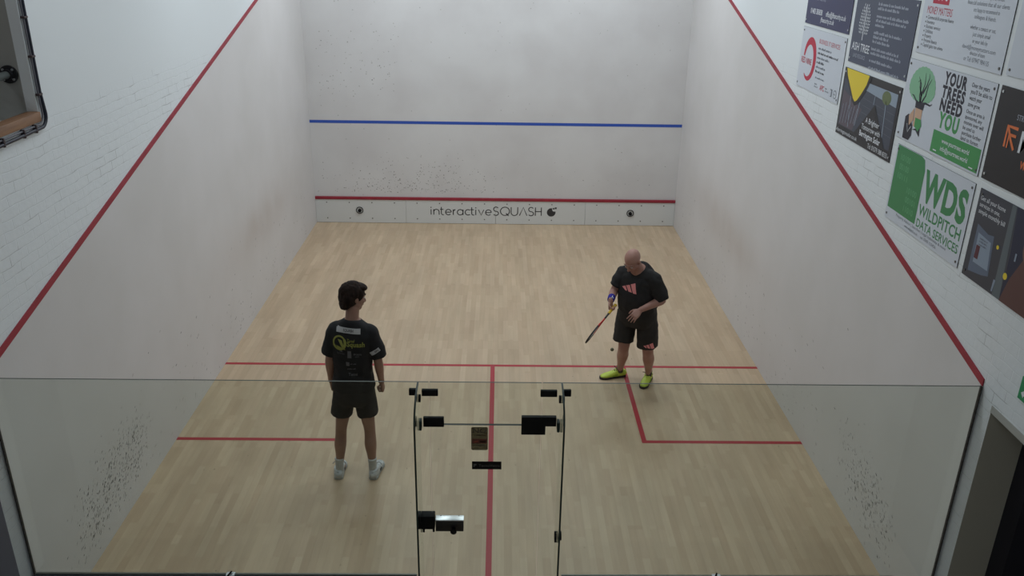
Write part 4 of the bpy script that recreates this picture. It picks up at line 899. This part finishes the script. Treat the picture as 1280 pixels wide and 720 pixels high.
# three-bar emblem on chest and shorts
pk = mat('print_cloth_pink', srgb(224, 140, 138), .8)
def bars(k):
    def fn(s):
        for pts in ([(0, .052), (.055, .078), (.100, .012), (.070, .006)], [(.068, .085), (.132, .112), (.188, .0), (.128, .004)], [(.148, .122), (.218, .150), (.262, -.012), (.206, -.008)]):
            s.poly([(a*k, b*k) for a, b in pts], None)
    return fn
rt = Lf; fr = rt.cross(V((0, 0, 1)))
v, f = flat(bars(.70)); o_ = V((1.60, 3.86, 1.215))+D2*.1-Lf*.125
decal(v, f, pk, shirt2, 'emblem', shirt2, P2, o_, Lf, V((0, 0, 1)), .003, .02)
v, f = flat(bars(.42)); decal(v, f, pk, shorts2, 'emblem', shorts2, P2, V((1.757, 3.815, .545))-Lf*.005, Lf, V((0, 0, 1)), .003, .012)
v, f = flat(lambda s: s.rect(0, 0, .010, .16, None)); decal(v, f, mat('piping_red', srgb(150, 50, 50), .8), shorts2, 'piping', shorts2, P2, V((1.862, 3.70, .55)), V((.97, -.22, .1)), V((0, 0, 1)), .003, .02)
# wristband
wb = noisy('wristband_blue', srgb(46, 42, 150), srgb(34, 32, 120), 60, .95); ax = (RE-RW).normalized()
bm = bmesh.new(); loft(bm, [(RW+ax*.008, .036, .039), (RW+ax*.02, .040, .043), (RW+ax*.075, .043, .045), (RW+ax*.088, .040, .042)], Lf, 20, 2, False); wbo = remeshed(bm, 'wristband', wb, P2, .005, 2); wbo['label'] = 'blue towelling wristband'
v, f = flat(lambda s: (s.poly([(0, 0), (.012, .004), (.028, .026), (.018, .026)], None), s.poly([(.014, 0), (.034, .002), (.026, .012)], None)))
decal(v, f, txtw, wbo, 'wristband_mark', wbo, P2, RW+ax*.04+V((-.01, -.03, .02)), V((1, 0, 0)), V((0, .3, 1)), .002, .02)
sock2 = noisy('sock_dark', srgb(92, 88, 66), srgb(70, 66, 52), 60, .9)
for a_ in (V((1.497, 4.025, .10)), V((1.818, 3.93, .10))):
    bm = bmesh.new(); loft(bm, [(a_+V((0, 0, -.03)), .038, .044), (a_+V((0, 0, .01)), .040, .045), (a_+V((0, -.002, .045)), .043, .048)], (1, 0, 0), 18, 2, False); remeshed(bm, 'sock', sock2, P2, .006, 2)
lime = noisy('shoe_lime', srgb(196, 214, 84), srgb(180, 200, 66), 18, .5); solb = mat('sole_dark', srgb(40, 30, 34), .6); lcd = mat('lace_dark', srgb(28, 30, 30), .7)
shoe(P2, (1.565, 4.055, .001), (1.258, 3.975, .001), lime, solb, lcd, mat('trim_lime_dark', srgb(120, 160, 30), .5), .056)
shoe(P2, (1.852, 4.010, .001), (1.722, 3.735, .001), lime, solb, lcd, mat('trim_lime_dark', (.2, .35, .02)), .056)

# ---- racket held by the bald player
rk = empty('squash_racket', 'black and red squash racket with yellow grip held by the bald person', 'racket', HND)
VIEW = (HND-Vector(cam.location)).normalized()
RNm = V((.90, -.55, .30)); RNm = (RNm-RAX*RNm.dot(RAX)).normalized()
RNm = RAX.cross(V((.14, .86, -.48))).normalized(); RWd = RNm.cross(RAX).normalized()
Q = lambda t, w_=0, n_=0: HND+RAX*t+RWd*w_+RNm*n_
TL = (TIP-HND).length
yg = noisy('grip_yellow', srgb(226, 190, 54), srgb(206, 168, 40), 30, .7, .3, 200); rblack = mat('racket_black', srgb(26, 24, 26), .35); rred = mat('racket_red', srgb(190, 42, 40), .35)
mb = MB(); mb.tube([Q(-.065), Q(-.06), Q(-.055), Q(.05), Q(.095)], [.017, .020, .0165, .0155, .0145], yg, 14); fix(mb.build('grip'), rk)
mb = MB(); mb.tube([Q(.09), Q(.20)], [.0105, .0095], rblack, 12); sh_ = fix(mb.build('shaft'), rk)
HL = .300; c0 = TL-HL/2; HWd = .098
pts = []
for k in range(41):
    a = -math.pi/2*0+2*math.pi*k/40; ww = HWd*math.sin(a); tt = c0-HL/2*math.cos(a)
    pts.append(Q(tt, ww*(1.0 if math.cos(a) < 0 else .93)))
mb = MB(); n = len(pts)
lo_ = [i for i in range(n) if i <= 10 or i >= 30]; up_i = [i for i in range(n) if 8 <= i <= 32]
mb.tube([pts[i] for i in up_i], .0085, rblack, 10); mb.tube([pts[i] for i in range(32, 41)]+[pts[i] for i in range(1, 9)], .0083, rred, 10); fix(mb.build('head_frame'), rk)
mb = MB()
for s_ in (-1, 1): mb.tube([Q(.19, s_*.004), Q(.215, s_*.018), Q(c0-HL*.42, s_*.052), Q(c0-HL*.30, s_*.080)], [.0085, .0082, .008, .0075], rred, 10)
fix(mb.build('throat'), rk)
mb = MB(); strm = mat('string_white', srgb(190, 188, 180), .5)
for k in range(-7, 8):
    w_ = k*.0125; hl = HL/2*math.sqrt(max(0, 1-(w_/HWd)**2))*.97; mb.tube([Q(c0-hl, w_), Q(c0+hl, w_)], .0007, strm, 4)
for k in range(-8, 9):
    t_ = k*.0165; hw = HWd*math.sqrt(max(0, 1-(t_/(HL/2))**2))*.97; mb.tube([Q(c0+t_, -hw), Q(c0+t_, hw)], .0007, strm, 4)
fix(mb.build('strings'), rk)

# ---- the ball in play
bm = bmesh.new(); bmesh.ops.create_icosphere(bm, subdivisions=3, radius=.021, matrix=Matrix.Translation((1.385, 4.0, .372)))
mb = MB(); mb.bm(bm, mat('ball_rubber', srgb(104, 106, 82), .8), True)
tag(mb.build('squash_ball'), 'small dark squash ball in the air left of the bald person', 'ball')
